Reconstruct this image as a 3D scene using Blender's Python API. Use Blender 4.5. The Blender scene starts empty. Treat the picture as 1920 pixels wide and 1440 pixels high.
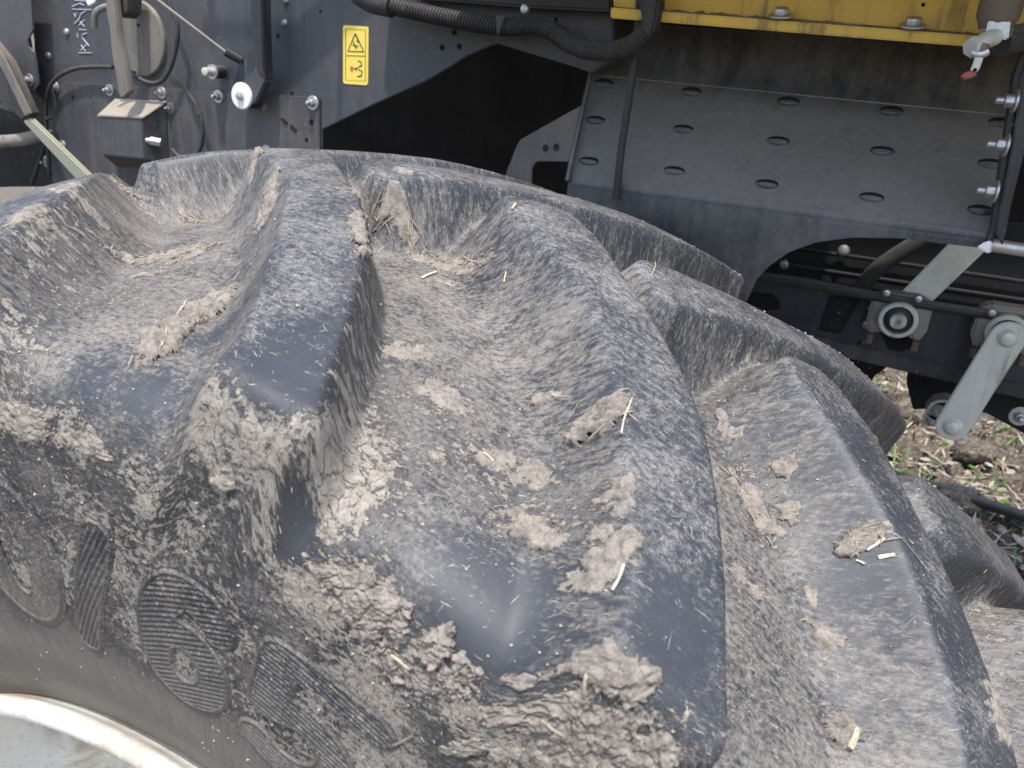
import bpy, math, random
import numpy as np
from mathutils import Matrix, Vector
R_ = math.radians
sc = bpy.context.scene
COL = sc.collection
H = 0.725                      # height of the axle above the ground

# ------------------------------------------------------------------ camera
CAMP = np.array([0.40244, -0.54217, 0.81983 + H])
YAW, PITCH, ROLL, FPX = R_(23.439), R_(21.922), R_(3.738), 1491.13
def cam_axes():
    cy, sy, cp, sp = math.cos(YAW), math.sin(YAW), math.cos(PITCH), math.sin(PITCH)
    f = np.array([-sy*cp, cy*cp, -sp]); r = np.array([cy, sy, 0.0]); u = np.cross(r, f)
    cr, sr = math.cos(ROLL), math.sin(ROLL)
    return r*cr + u*sr, u*cr - r*sr, f
CR, CU, CF = cam_axes()
cd = bpy.data.cameras.new('camera'); cam = bpy.data.objects.new('camera', cd); COL.objects.link(cam)
cd.sensor_width = 36; cd.lens = FPX/1920*36; cd.clip_start = 0.02; cd.clip_end = 500
cd.dof.use_dof = True; cd.dof.focus_distance = 0.62; cd.dof.aperture_fstop = 15
cam.matrix_world = Matrix(((CR[0], CU[0], -CF[0], CAMP[0]), (CR[1], CU[1], -CF[1], CAMP[1]), (CR[2], CU[2], -CF[2], CAMP[2]), (0, 0, 0, 1)))
sc.camera = cam

# ------------------------------------------------------------------ light
SUNV = Vector((0.10, -0.34, 0.93)).normalized()       # towards the sun
w = bpy.data.worlds.new('World'); sc.world = w; w.use_nodes = True
nt = w.node_tree; nt.nodes.clear()
sky = nt.nodes.new('ShaderNodeTexSky'); sky.sky_type = 'NISHITA'; sky.sun_disc = False
sky.sun_elevation = math.asin(SUNV.z); sky.sun_rotation = math.atan2(SUNV.x, SUNV.y)
sky.air_density = 1.0; sky.dust_density = 2.0; sky.ozone_density = 1.0
bg = nt.nodes.new('ShaderNodeBackground'); bg.inputs['Strength'].default_value = 0.15
wo = nt.nodes.new('ShaderNodeOutputWorld')
nt.links.new(sky.outputs[0], bg.inputs[0]); nt.links.new(bg.outputs[0], wo.inputs[0])
sd = bpy.data.lights.new('sun', 'SUN'); sun = bpy.data.objects.new('sun', sd); COL.objects.link(sun)
sd.energy = 2.0; sd.angle = R_(1.2); sd.color = (1.0, 0.97, 0.93)
sun.rotation_euler = SUNV.to_track_quat('Z', 'Y').to_euler(); sun.location = (-2, -2, 4)
sc.view_settings.view_transform = 'Standard'; sc.view_settings.look = 'None'
sc.view_settings.exposure = 1.08; sc.view_settings.gamma = 1.0

# ------------------------------------------------------------------ helpers
def at(px, py, Y):
    """the point of the upright plane y = Y that stands where this spot of the photograph shows it"""
    d = CF + CR*(px-960)/FPX - CU*(py-720)/FPX
    t = (Y-CAMP[1])/d[1]
    return CAMP + t*d
def tag(o, label=None, cat=None, group=None, kind=None):
    if label: o['label'] = label
    if cat: o['category'] = cat
    if group: o['group'] = group
    if kind: o['kind'] = kind
    return o
def empty(name, loc=(0, 0, 0), parent=None):
    o = bpy.data.objects.new(name, None); COL.objects.link(o); o.location = loc
    o.empty_display_size = 0.02
    if parent: o.parent = parent
    return o
def link(name, me, mat, parent=None, loc=None, smooth=True):
    o = bpy.data.objects.new(name, me); COL.objects.link(o)
    if mat is not None and len(me.materials) == 0: me.materials.append(mat)
    if parent is not None:
        o.parent = parent
    if loc is not None: o.location = loc
    return o
def np_mesh(name, V, F, smooth=True, uv=None, attrs=None, normals=None):
    """V (n,3), F (m,k) with a constant k; uv (n,2) per vertex"""
    me = bpy.data.meshes.new(name); V = np.asarray(V, np.float32); F = np.asarray(F, np.int32)
    n, (m, k) = len(V), F.shape
    me.vertices.add(n); me.vertices.foreach_set('co', V.ravel())
    me.loops.add(m*k); me.loops.foreach_set('vertex_index', F.ravel())
    me.polygons.add(m); me.polygons.foreach_set('loop_start', np.arange(0, m*k, k, dtype=np.int32))
    me.polygons.foreach_set('use_smooth', np.full(m, smooth))
    me.update(calc_edges=True)
    if uv is not None:
        l = me.uv_layers.new(name='UVMap'); l.data.foreach_set('uv', np.asarray(uv, np.float32)[F.ravel()].ravel())
    for a, v in (attrs or {}).items():
        at_ = me.attributes.new(a, 'FLOAT', 'POINT'); at_.data.foreach_set('value', np.asarray(v, np.float32))
    if normals is not None:
        me.normals_split_custom_set_from_vertices(np.asarray(normals, np.float32).tolist())
    return me
def grid_faces(nr, nc, wrap=False):
    i = np.arange(nr-1)[:, None]; j = np.arange(nc if wrap else nc-1)[None, :]
    j2 = (j+1) % nc
    return np.stack([i*nc+j, i*nc+j2, (i+1)*nc+j2, (i+1)*nc+j], -1).reshape(-1, 4)
def lattice(seed, n=256):
    return np.random.RandomState(seed).rand(n, n)
def vnoise(x, y, seed):
    L = lattice(seed); x0 = np.floor(x).astype(int); y0 = np.floor(y).astype(int)
    fx = x-x0; fy = y-y0; fx = fx*fx*(3-2*fx); fy = fy*fy*(3-2*fy)
    a = L[x0 % 256, y0 % 256]; b = L[(x0+1) % 256, y0 % 256]; c = L[x0 % 256, (y0+1) % 256]; d = L[(x0+1) % 256, (y0+1) % 256]
    return (a*(1-fx)+b*fx)*(1-fy)+(c*(1-fx)+d*fx)*fy
def fbm(x, y, seed, oct=4, gain=.5):
    s = 0; a = 1; t = 0
    for k in range(oct):
        s = s+a*vnoise(x*2**k+17.3*k, y*2**k+5.1*k, seed+k); t += a; a *= gain
    return s/t
def sstep(a, b, x):
    t = np.clip((x-a)/(b-a), 0, 1); return t*t*(3-2*t)
def catmull(P, n):
    P = np.asarray(P, float); Q = np.vstack([2*P[0]-P[1], P, 2*P[-1]-P[-2]]); out = []
    for i in range(len(P)-1):
        a, b, c, d = Q[i], Q[i+1], Q[i+2], Q[i+3]
        for k in range(n):
            t = k/n
            out.append(.5*((2*b)+(-a+c)*t+(2*a-5*b+4*c-d)*t*t+(-a+3*b-3*c+d)*t**3))
    out.append(P[-1]); return np.array(out)
class MB:
    """collects solid pieces and links them as one mesh object"""
    def __init__(s): s.v = []; s.f = []
    def add(s, V, F):
        n = len(s.v); s.v += [tuple(map(float, p)) for p in V]; s.f += [tuple(n+i for i in f) for f in F]; return s
    def tube(s, pts, r, n=10, closed=False, caps=True):
        P = [Vector(p) for p in pts]; rr = r if hasattr(r, '__len__') else [r]*len(P)
        V = []; F = []; up = None
        for i, p in enumerate(P):
            t = (P[min(i+1, len(P)-1)]-P[max(i-1, 0)]).normalized()
            if up is None: up = t.orthogonal().normalized()
            up = (up-t*up.dot(t)).normalized(); b = t.cross(up)
            V += [p+(up*math.cos(2*math.pi*k/n)+b*math.sin(2*math.pi*k/n))*rr[i] for k in range(n)]
        for i in range(len(P)-1):
            F += [(i*n+k, i*n+(k+1) % n, (i+1)*n+(k+1) % n, (i+1)*n+k) for k in range(n)]
        if caps: F += [tuple(range(n))[::-1], tuple((len(P)-1)*n+k for k in range(n))]
        return s.add(V, F)
    def lathe(s, base, axis, prof, n=24):
        """prof: (distance along the axis, radius)"""
        a = Vector(axis).normalized(); u = a.orthogonal().normalized(); b = a.cross(u); base = Vector(base)
        V = []; F = []
        for (h, r) in prof: V += [base+a*h+(u*math.cos(2*math.pi*k/n)+b*math.sin(2*math.pi*k/n))*r for k in range(n)]
        for i in range(len(prof)-1):
            F += [(i*n+k, i*n+(k+1) % n, (i+1)*n+(k+1) % n, (i+1)*n+k) for k in range(n)]
        F += [tuple(range(n))[::-1], tuple((len(prof)-1)*n+k for k in range(n))]
        return s.add(V, F)
    def prism(s, pts, off):
        """polygon pts (3D, planar), thickness vector off"""
        n = len(pts); off = np.array(off, float); V = [np.array(p, float) for p in pts]; V += [p+off for p in V]
        F = [tuple(range(n))[::-1], tuple(range(n, 2*n))]+[(i, (i+1) % n, n+(i+1) % n, n+i) for i in range(n)]
        return s.add(V, F)
    def box(s, c, d, rot=None):
        V = []
        for x in (-1, 1):
            for y in (-1, 1):
                for z in (-1, 1):
                    p = Vector((x*d[0]/2, y*d[1]/2, z*d[2]/2))
                    if rot is not None: p = rot @ p
                    V.append(Vector(c)+p)
        return s.add(V, [(0, 1, 3, 2), (4, 6, 7, 5), (0, 4, 5, 1), (2, 3, 7, 6), (0, 2, 6, 4), (1, 5, 7, 3)])
    def build(s, name, mat, parent=None, bevel=0, smooth=True, loc=None, seg=2):
        me = bpy.data.meshes.new(name)
        o_ = np.zeros(3) if loc is None else np.array(loc)
        me.from_pydata([tuple(np.array(p)-o_) for p in s.v], [], s.f)
        import bmesh
        b = bmesh.new(); b.from_mesh(me); bmesh.ops.recalc_face_normals(b, faces=b.faces)
        if bevel:
            ed = [e for e in b.edges if len(e.link_faces) == 2 and e.calc_face_angle(0) > R_(28)]
            try: bmesh.ops.bevel(b, geom=ed, offset=bevel, segments=seg, affect='EDGES', clamp_overlap=True)
            except Exception: pass
        b.to_mesh(me); b.free()
        if smooth:
            for p in me.polygons: p.use_smooth = True
            try: me.set_sharp_from_angle(angle=R_(32))
            except Exception: pass
        me.materials.append(mat)
        o = bpy.data.objects.new(name, me); COL.objects.link(o)
        if loc is not None: o.location = loc
        if parent is not None:
            o.parent = parent; o.matrix_parent_inverse = Matrix.Translation(-Vector(parent_loc(parent)))
        return o
def parent_loc(o):
    l = Vector(o.location); m = o.matrix_parent_inverse
    if o.parent: l = Vector(parent_loc(o.parent)) + m @ l
    return l

# ------------------------------------------------------------------ node helpers
class NT:
    def __init__(s, name):
        s.m = bpy.data.materials.new(name); s.m.use_nodes = True; s.t = s.m.node_tree
        s.b = s.t.nodes['Principled BSDF']; s.out = s.t.nodes['Material Output']
    def n(s, typ, **kw):
        nd = s.t.nodes.new(typ)
        for k, v in kw.items():
            if hasattr(nd, k): setattr(nd, k, v)
        return nd
    def l(s, a, b): s.t.links.new(a, b)
    def set(s, sock, v):
        if hasattr(v, 'is_linked') or hasattr(v, 'links'): s.l(v, sock)
        else: sock.default_value = v
    def math(s, op, a, b=0.0, c=None, clamp=False):
        nd = s.n('ShaderNodeMath', operation=op, use_clamp=clamp); s.set(nd.inputs[0], a); s.set(nd.inputs[1], b)
        if c is not None: s.set(nd.inputs[2], c)
        return nd.outputs[0]
    def mul(s, a, b): return s.math('MULTIPLY', a, b)
    def add(s, a, b): return s.math('ADD', a, b)
    def ramp(s, v, lo, hi, a=0.0, b=1.0, mode='SMOOTHSTEP'):
        nd = s.n('ShaderNodeMapRange', interpolation_type=mode); s.set(nd.inputs[0], v)
        s.set(nd.inputs[1], lo); s.set(nd.inputs[2], hi); s.set(nd.inputs[3], a); s.set(nd.inputs[4], b); return nd.outputs[0]
    def mix(s, f, a, b, blend='MIX'):
        nd = s.n('ShaderNodeMix', data_type='RGBA', blend_type=blend); s.set(nd.inputs[0], f); s.set(nd.inputs[6], a); s.set(nd.inputs[7], b); return nd.outputs[2]
    def vscale(s, v, sc_, rot=0.0, loc=(0, 0, 0)):
        nd = s.n('ShaderNodeMapping'); s.l(v, nd.inputs[0]); nd.inputs[1].default_value = loc; nd.inputs[2].default_value = (0, 0, rot); nd.inputs[3].default_value = sc_
        return nd.outputs[0]
    def noise(s, v, scale, detail=4, rough=.55, dist=0.0):
        nd = s.n('ShaderNodeTexNoise'); s.l(v, nd.inputs['Vector']); nd.inputs['Scale'].default_value = scale
        nd.inputs['Detail'].default_value = detail; nd.inputs['Roughness'].default_value = rough; nd.inputs['Distortion'].default_value = dist
        return nd.outputs[0]
    def voro(s, v, scale, feature='DISTANCE_TO_EDGE', rnd=1.0):
        nd = s.n('ShaderNodeTexVoronoi', feature=feature); s.l(v, nd.inputs['Vector']); nd.inputs['Scale'].default_value = scale
        nd.inputs['Randomness'].default_value = rnd
        return nd.outputs[0]
    def attr(s, name):
        nd = s.n('ShaderNodeAttribute'); nd.attribute_name = name; return nd.outputs['Fac']
    def bump(s, h, strength=1.0, dist=0.001, prev=None):
        nd = s.n('ShaderNodeBump'); nd.inputs['Strength'].default_value = strength; nd.inputs['Distance'].default_value = dist
        s.l(h, nd.inputs['Height'])
        if prev is not None: s.l(prev, nd.inputs['Normal'])
        return nd.outputs[0]
    def fin(s, col=None, rough=None, normal=None, metal=None, spec=None):
        if col is not None: s.set(s.b.inputs['Base Color'], col)
        if rough is not None: s.set(s.b.inputs['Roughness'], rough)
        if metal is not None: s.set(s.b.inputs['Metallic'], metal)
        if spec is not None: s.set(s.b.inputs['Specular IOR Level'], spec)
        if normal is not None: s.l(normal, s.b.inputs['Normal'])
        return s.m
def rgb(r, g, b): return (r, g, b, 1.0)
# ------------------------------------------------------------------ tyre surface
BT = [((0, .691), (0, .745)), ((-.08, .6855), (-.08, .7385)), ((-.15, .6775), (-.155, .7285)), ((-.206, .6700), (-.215, .7155)),
      ((-.251, .6625), (-.263, .7025)), ((-.2790, .6500), (-.2870, .691)), ((-.2905, .6240), (-.2925, .652)), ((-.2920, .585), (-.2925, .600)),
      ((-.2895, .547), (-.2895, .548)), ((-.286, .50), (-.286, .50)), ((-.276, .44), (-.276, .44)), ((-.263, .40), (-.263, .40)),
      ((-.252, .378), (-.252, .378)), ((-.246, .360), (-.246, .360)), ((-.236, .345), (-.236, .345))]
Bp = catmull([b for b, t in BT], 24); Tp = catmull([t for b, t in BT], 24)
arc = np.concatenate([[0], np.cumsum(np.linalg.norm(np.diff(Tp, axis=0), axis=1))])
VMAX = arc[-1]
def v_of_y(y):      # arc length along the lug tops, for a distance y from the middle (crown part only)
    s = 1 if y <= 0 else -1
    k = np.argmax(Tp[:, 0]); yy = -Tp[:24*5+1, 0]
    return s*np.interp(abs(y), yy, arc[:24*5+1])
def prof(vn, which):
    P = Bp if which == 'B' else Tp; a = np.abs(vn)
    y = np.interp(a, arc, P[:, 0])*np.where(vn >= 0, 1, -1); r = np.interp(a, arc, P[:, 1])
    return y, r
PITCH_A = R_(18); TH0 = R_(-5.6); HALF = 0.515; RU = 0.72
VE = v_of_y(-.286)
small = [(1.0, v_of_y(.036)), (-.8, v_of_y(-.001)), (3.5, v_of_y(-.048)), (7.6, v_of_y(-.09)), (10.5, v_of_y(-.138)), (12.7, v_of_y(-.178)),
         (15.3, v_of_y(-.231)), (16.8, v_of_y(-.267)), (17.2, VE+.015), (17.0, VE+.045), (16.8, VE+.075), (16.8, VE+.13)]
large = [(2.6, v_of_y(.036)), (5.9, v_of_y(-.007)), (8.3, v_of_y(-.040)), (12.0, v_of_y(-.086)), (15.6, v_of_y(-.138)), (18.4, v_of_y(-.196)),
         (20.6, v_of_y(-.248)), (22.1, v_of_y(-.283)), (21.6, VE+.015), (20.6, VE+.045), (19.6, VE+.075), (18.6, VE+.13)]
SM = catmull(small, 4); LG = catmull(large, 4)
POLY = np.vstack([SM, LG[::-1]]); POLY = np.column_stack([np.radians(POLY[:, 0])*RU, POLY[:, 1]])
nS = len(SM)
WID = np.concatenate([np.interp(SM[:, 1], [-.03, .02, .10, .26, .32, .40], [.028, .038, .046, .042, .030, .025]),
                      np.interp(LG[::-1, 1], [-.03, .05, .26, .30, .40], [.026, .018, .016, .020, .030])])
def lug_m(u, v):
    """0..1 height of one lug whose nose sits at u = 0"""
    P = POLY; Q = np.roll(P, -1, 0); W2 = np.roll(WID, -1)
    best = np.full(u.shape, 1e9); wid = np.zeros(u.shape); ins = np.zeros(u.shape, bool)
    for (ax, ay), (bx, by), wa, wb in zip(P, Q, WID, W2):
        dx, dy = bx-ax, by-ay; L = dx*dx+dy*dy+1e-12
        t = np.clip(((u-ax)*dx+(v-ay)*dy)/L, 0, 1)
        d = (u-ax-t*dx)**2+(v-ay-t*dy)**2
        k = d < best; best = np.where(k, d, best); wid = np.where(k, wa+(wb-wa)*t, wid)
        c = ((ay > v) != (by > v)) & (u < dx*(v-ay)/(dy if abs(dy) > 1e-12 else 1e-12)+ax); ins ^= c
    d = np.sqrt(best)*np.where(ins, -1, 1)
    e = .0013; dd = np.where(d > 3*e, d, e*np.log1p(np.exp(np.clip(d/e, -30, 30))))     # rounded top edge
    q = np.clip(dd/wid, 0, 1)
    return (1-q)**1.75, d
NTILE = 112                                       # columns in one lug pitch
FINE = (-3, 5)                                    # pitches modelled finely
def rows():
    a = []
    x = -VMAX
    while x < VMAX:
        a.append(x)
        x += .006 if x < -.36 else (.0035 if x < -.30 else (.0022 if x < -.06 else (.0019 if x < .42 else .0026)))
    a.append(VMAX); return np.array(a)
VR = rows()
def tile_m(u0):
    U, V = np.meshgrid(u0, VR); pw = PITCH_A*RU
    ms = {}
    for side in (0, 1):
        vv = V if side == 0 else -V; off = 0 if side == 0 else -HALF*pw
        for k in (-2, -1, 0, 1):
            m, d = lug_m(U-off-k*pw, vv)
            if m.max() > 0: ms[(side, k)] = (m, d)
    return ms
ut = np.arange(NTILE)/NTILE*PITCH_A*RU
TM = tile_m(ut)
one = np.ones((len(VR), NTILE)); 
for m, d in TM.values(): one = one*(1-m)
MT = 1-one
keys = list(TM); stack = np.stack([TM[k][0] for k in keys]); dst = np.stack([TM[k][1] for k in keys])
own = np.argmax(stack, 0); ownm = stack.max(0)

# all columns round the wheel: fine tiles in view, every 7th column elsewhere
cols = []
for tno in range(20):
    tt = tno if tno <= 9 else tno-20
    step = 1 if FINE[0] <= tt <= FINE[1] else 7
    cols += [(tt, c) for c in range(0, NTILE, step)]
cols = sorted(cols, key=lambda a: a[0]*NTILE+a[1])
ct = np.array([c[0] for c in cols]); cc = np.array([c[1] for c in cols])
TH = TH0+(ct+cc/NTILE)*PITCH_A                    # angle of each column, 0 at the top, growing towards the right
U = np.broadcast_to(TH*RU, (len(VR), len(TH))); V = np.broadcast_to(VR[:, None], U.shape)
S3 = stack[:, :, cc].copy(); D3 = dst[:, :, cc].copy()
# the leftmost lug in view sits a little further back and has a broader flank
pw = PITCH_A*RU; sel = (ct >= -3) & (ct <= 1)
W_keep = WID.copy(); WID = WID.copy(); WID[nS:] *= 2.6
m1, d1 = lug_m(U[:, sel]-TH0*RU+pw+R_(1.6)*RU, V[:, sel]); WID = W_keep
for n_, k in enumerate(keys):
    if k[0] == 0:
        hit = sel & (ct+k[1] == -1); h2 = (ct[sel]+k[1] == -1)
        S3[n_][:, hit] = m1[:, h2]; D3[n_][:, hit] = d1[:, h2]
M = 1-np.prod(1-S3, 0)
own = np.argmax(S3, 0); ownm = S3.max(0)
by, br = prof(VR, 'B'); ty, tr = prof(VR, 'T')
# gentle unevenness
flatw = 1-sstep(.33, .38, V)
und = ((fbm(U*9, V*9, 3, 3)-.5)*.0014 + (fbm(U*40, V*40, 8, 3)-.5)*.0007)*flatw

def build_xyz(Y, RR, TH_):
    return np.stack([RR*np.sin(TH_), Y, RR*np.cos(TH_)+H], -1)
rad_y = by[:, None]+(ty-by)[:, None]*M; rad_r = br[:, None]+(tr-br)[:, None]*M
P0 = build_xyz(rad_y, rad_r, TH)
_d = P0-CAMP; _z = _d@CF; PXY = np.stack([960+FPX*(_d@CR)/_z, 720-FPX*(_d@CU)/_z], -1); PXY[_z < .1] = 1e6
UG, VG = U, V
def uv_at(px, py, R=5):
    """where on the tyre (along, across) the spot is"""
    q = np.hypot(PXY[..., 0]-px, PXY[..., 1]-py); k = q < R
    if not k.any(): k = q <= q.min()*1.3+.01
    z = np.where(k, _z, 1e9); zi = z.min(); k &= _z < zi+.01
    q = np.where(k, q, 1e9); i = np.unravel_index(np.argmin(q), q.shape)
    return np.array([UG[i], VG[i]])
def blob(c, su, sv=None, rot=0.0):
    sv = sv or su; du = U-c[0]; dv = V-c[1]; co, s = math.cos(rot), math.sin(rot)
    return np.exp(-(((du*co+dv*s)/su)**2+((-du*s+dv*co)/sv)**2))
# clumps of dried mud: ends of the long axis (spots), width m, height m, kind, label
CL = [
 ((262, 672), (432, 540), .026, .0075, 'rough', 'largest crumbling mud clump, lying diagonally in the leftmost tread valley'),
 ((225, 480), (412, 458), .016, .0035, 'chaff', 'flat band of straw and mud across the left tread valley, above the largest clump'),
 ((318, 495), (385, 470), .012, .0045, 'chaff', 'small heap of chaff at the right end of the straw band in the left valley'),
 ((228, 520), (300, 512), .009, .0022, 'rough', 'thin small mud flake below the straw band in the left valley'),
 ((30, 420), (85, 385), .018, .0030, 'rough', 'mud smear on the flank of the leftmost lug, near the left edge'),
 ((120, 345), (165, 400), .020, .0022, 'rough', 'thin tan mud smear near the rounded top of the leftmost lug'),
 ((212, 335), (262, 385), .010, .0060, 'chaff', 'dark clod with straw at the back end of the leftmost lug'),
 ((508, 345), (488, 430), .015, .0050, 'rough', 'tan mud clump stuck to the left edge of the lug with the raised top'),
 ((486, 282), (476, 325), .010, .0050, 'rough', 'dark mud clod at the far left corner of the tallest lug'),
 ((668, 400), (676, 475), .008, .0060, 'rough', 'narrow mud clod wedged against the right flank of the tallest lug'),
 ((705, 408), (770, 432), .010, .0030, 'chaff', 'small chaff heap in the middle valley just right of the tallest lug'),
 ((770, 435), (905, 492), .014, .0040, 'chaff', 'long strip of straw and mud in the middle valley'),
 ((840, 495), (880, 512), .012, .0022, 'rough', 'flat mud flake just below the long straw strip of the middle valley'),
 ((828, 525), (862, 533), .008, .0022, 'rough', 'tiny mud crumb left of centre below the long straw strip'),
 ((722, 655), (812, 660), .020, .0030, 'crack', 'cracked flat mud patch at the left side of the middle valley'),
 ((790, 720), (880, 770), .019, .0028, 'crack', 'pale flat mud patch in the middle valley below the cracked one'),
 ((818, 845), (834, 870), .009, .0030, 'rough', 'single small mud crumb in the middle of the middle valley'),
 ((992, 735), (1045, 752), .015, .0045, 'rough', 'knobbly mud crumb with a twig, at the foot of the right-hand lug wall'),
 ((895, 850), (965, 890), .022, .0025, 'rough', 'faint flat mud patch left of the curled crumb in the middle valley'),
 ((1005, 875), (1045, 905), .016, .0045, 'crack', 'curled mud crumb above the forked clump of the middle valley'),
 ((950, 962), (1040, 1000), .020, .0055, 'rough', 'forked mud clump low in the middle valley'),
 ((1124, 786), (1166, 762), .027, .0085, 'rough', 'thick pale mud lump perched on the edge of the biggest lug'),
 ((1158, 890), (1168, 950), .017, .0030, 'rough', 'mud smear on the wall of the biggest lug, upper of two'),
 ((1140, 1010), (1160, 1070), .022, .0040, 'rough', 'mud smear with a long straw on the wall of the biggest lug, lower of two'),
 ((625, 1070), (735, 1150), .036, .0060, 'crack', 'thick cracked mud crust on the shoulder below the middle valley'),
 ((660, 1170), (705, 1205), .016, .0050, 'crack', 'narrow cracked mud flake hanging below the thick shoulder crust'),
 ((735, 1250), (860, 1265), .036, .0045, 'crack', 'cracked mud crust like dry paving with a pale seed, above the digit 5'),
 ((795, 1230), (842, 1180), .016, .0085, 'rough', 'rounded mud knob standing above the dry cracked crust'),
 ((975, 1262), (1000, 1290), .016, .0040, 'rough', 'small grey mud chip left of centre near the bottom'),
 ((1080, 1235), (1125, 1290), .022, .0060, 'rough', 'pointed mud chip beneath the end of the biggest lug'),
 ((1150, 1262), (1222, 1285), .020, .0060, 'rough', 'mud chip at the bottom right of the pointed chip'),
 ((985, 1350), (1130, 1345), .036, .0065, 'crack', 'broad cracked mud slab at the bottom edge of the picture'),
 ((1060, 1420), (1230, 1412), .040, .0060, 'crack', 'lowest mud slab, cut off by the bottom edge'),
 ((860, 1400), (950, 1420), .022, .0030, 'crack', 'thin mud sheet at the bottom edge, left of the broad slab'),
 ((1345, 775), (1378, 835), .012, .0035, 'rough', 'strip of mud in the valley right of the biggest lug, topmost'),
 ((1372, 890), (1450, 1005), .016, .0040, 'chaff', 'long slanting strip of mud and chaff in the valley right of the biggest lug'),
 ((1455, 865), (1485, 895), .012, .0045, 'rough', 'dark round mud crumb right of the slanting strip'),
 ((1462, 940), (1475, 975), .010, .0035, 'rough', 'small mud crumb under the dark round crumb'),
 ((1382, 1060), (1412, 1105), .014, .0040, 'rough', 'folded mud chip beside the lower edge of the biggest lug'),
 ((1515, 1100), (1530, 1130), .008, .0035, 'rough', 'tiny dark mud crumb in the lower right valley'),
 ((1520, 1170), (1550, 1222), .012, .0045, 'rough', 'elongated mud crumb in the lower right valley'),
 ((1598, 1005), (1640, 1020), .018, .0060, 'rough', 'mud crumb with white straw slivers on the wall of the right lug'),
 ((1560, 1345), (1605, 1395), .016, .0060, 'rough', 'mud crumb with a cream straw chip near the bottom right'),
 ((1862, 1350), (1915, 1325), .030, .0035, 'crack', 'plain tan mud patch at the right edge near the bottom'),
 ((745, 312), (785, 330), .016, .0025, 'rough', 'tan mud smear on the wall of the far lug behind the middle valley'),
 ((672, 372), (700, 370), .010, .0060, 'chaff', 'crumbs of mud in the gap beside the tallest lug'),
 ((-10, 770), (110, 800), .030, .0040, 'crack', 'pale cracked mud sheet at the left edge below the leftmost lug'),
 ((115, 820), (200, 850), .022, .0035, 'crack', 'cracked mud sheet to the right of the pale one at the left edge'),
 ((400, 885), (428, 900), .010, .0050, 'rough', 'small yellowish mud crumb above the digit 6'),
 ((340, 388), (440, 375), .009, .0025, 'chaff', 'thin line of chaff before the far lug at the back of the left valley'),
]
CUV = [(uv_at(*a), uv_at(*b)) for a, b, *_ in CL]
wob = (fbm(U*14, V*14, 21, 4)-.5)*.07
crust = sstep(.255, .315, V+wob)*(1-sstep(.475, .53, V+wob))
crust *= np.clip(.12+2.2*(fbm(U*26, V*26, 31, 4)-.32), 0, 1.1)
mud = crust*.95
for (a, b), c in zip(CUV, CL):
    m_ = (a+b)/2; L = np.linalg.norm(b-a); mud = mud+.36*blob(m_, max(L*.5, c[2]*.65), c[2]*.65, math.atan2(b[1]-a[1], b[0]-a[0]))
for pts in ([(690, 480), (680, 560), (668, 640), (655, 720), (645, 800), (640, 880), (640, 960)], [(20, 430), (70, 400), (110, 370)], [(0, 620), (40, 720)], [(1340, 760), (1390, 880), (1440, 1000)]):
    for p_ in pts: mud = mud+.38*blob(uv_at(*p_), .016, .026)
for px_, py_, r_, a_ in ((605, 830, .022, .75), (560, 860, .020, .5), (625, 900, .020, .7), (600, 940, .014, .4), (650, 760, .018, .35), (830, 780, .04, .12), (760, 850, .04, .10), (930, 900, .05, .10), (1010, 960, .03, .10), (330, 560, .05, .12), (200, 560, .05, .12), (1330, 1300, .05, .2), (1450, 1250, .05, .2), (90, 520, .04, .2), (1380, 640, .05, .25), (1450, 620, .05, .25), (700, 720, .04, .10), (800, 700, .05, .10), (300, 500, .05, .12), (1830, 1120, .04, .3), (980, 1000, .05, .2), (1600, 800, .05, .25), (470, 740, .03, .4), (1740, 850, .05, .3)):
    mud = mud+a_*blob(uv_at(px_, py_), r_)
mud = np.clip(mud, 0, 1.1)
lowside = sstep(.485, .55, V+wob*.3)                      # the dusty band above the rim
clean = np.zeros_like(mud)
for px_, py_, su_, sv_, a_ in ((290, 745, .035, .020, 1.0), (380, 640, .022, .016, .8), (555, 1005, .010, .016, 1.3), (890, 1090, .032, .020, 1.1), (545, 650, .020, .030, .7), (560, 725, .016, .016, .8), (1880, 1230, .02, .03, .8), (1870, 1420, .02, .02, .5), (1270, 1180, .026, .030, .8), (1000, 1150, .03, .03, .5),
                               (900, 1190, .02, .03, .6), (1130, 740, .016, .03, .5), (1650, 1040, .020, .04, .8), (1690, 1180, .020, .05, .8), (1580, 880, .02, .04, .5), (1420, 790, .03, .02, .5), (1110, 1390, .012, .010, 1.2), (1640, 1300, .025, .04, .3), (700, 300, .03, .02, .3), (160, 700, .02, .02, .6)):
    clean = clean+a_*blob(uv_at(px_, py_), su_, sv_)
clean = np.clip(clean, 0, 1)
mud = mud*(1-.8*clean)
thick = np.clip(mud, 0, 1)*sstep(.40, .60, fbm(U*60, V*60, 41, 4))*.0010*(1-sstep(.375, .39, V))
def normals_of(P):
    du = np.roll(P, -1, 1)-np.roll(P, 1, 1)
    dv = np.gradient(P, axis=0)
    n = np.cross(dv, du); n /= np.linalg.norm(n, axis=-1, keepdims=True)+1e-12
    c = P-np.array([0, 0, H]); c[..., 1] *= .3
    sgn = np.sign((n*c).sum(-1, keepdims=True)); sgn[sgn == 0] = 1
    return n*np.sign(sgn.mean())
N0 = normals_of(P0)
P1 = P0+N0*(und+thick)[..., None]
N1 = normals_of(P1)
NRW, NC = M.shape
FALL = grid_faces(NRW, NC, wrap=True)[:, ::-1]
uvw = np.stack([U, V], -1).reshape(-1, 2)
# uv of the closing column
P1f = P1.reshape(-1, 3); N1f = N1.reshape(-1, 3)
lugmask = np.broadcast_to(M, M.shape).reshape(-1)
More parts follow.
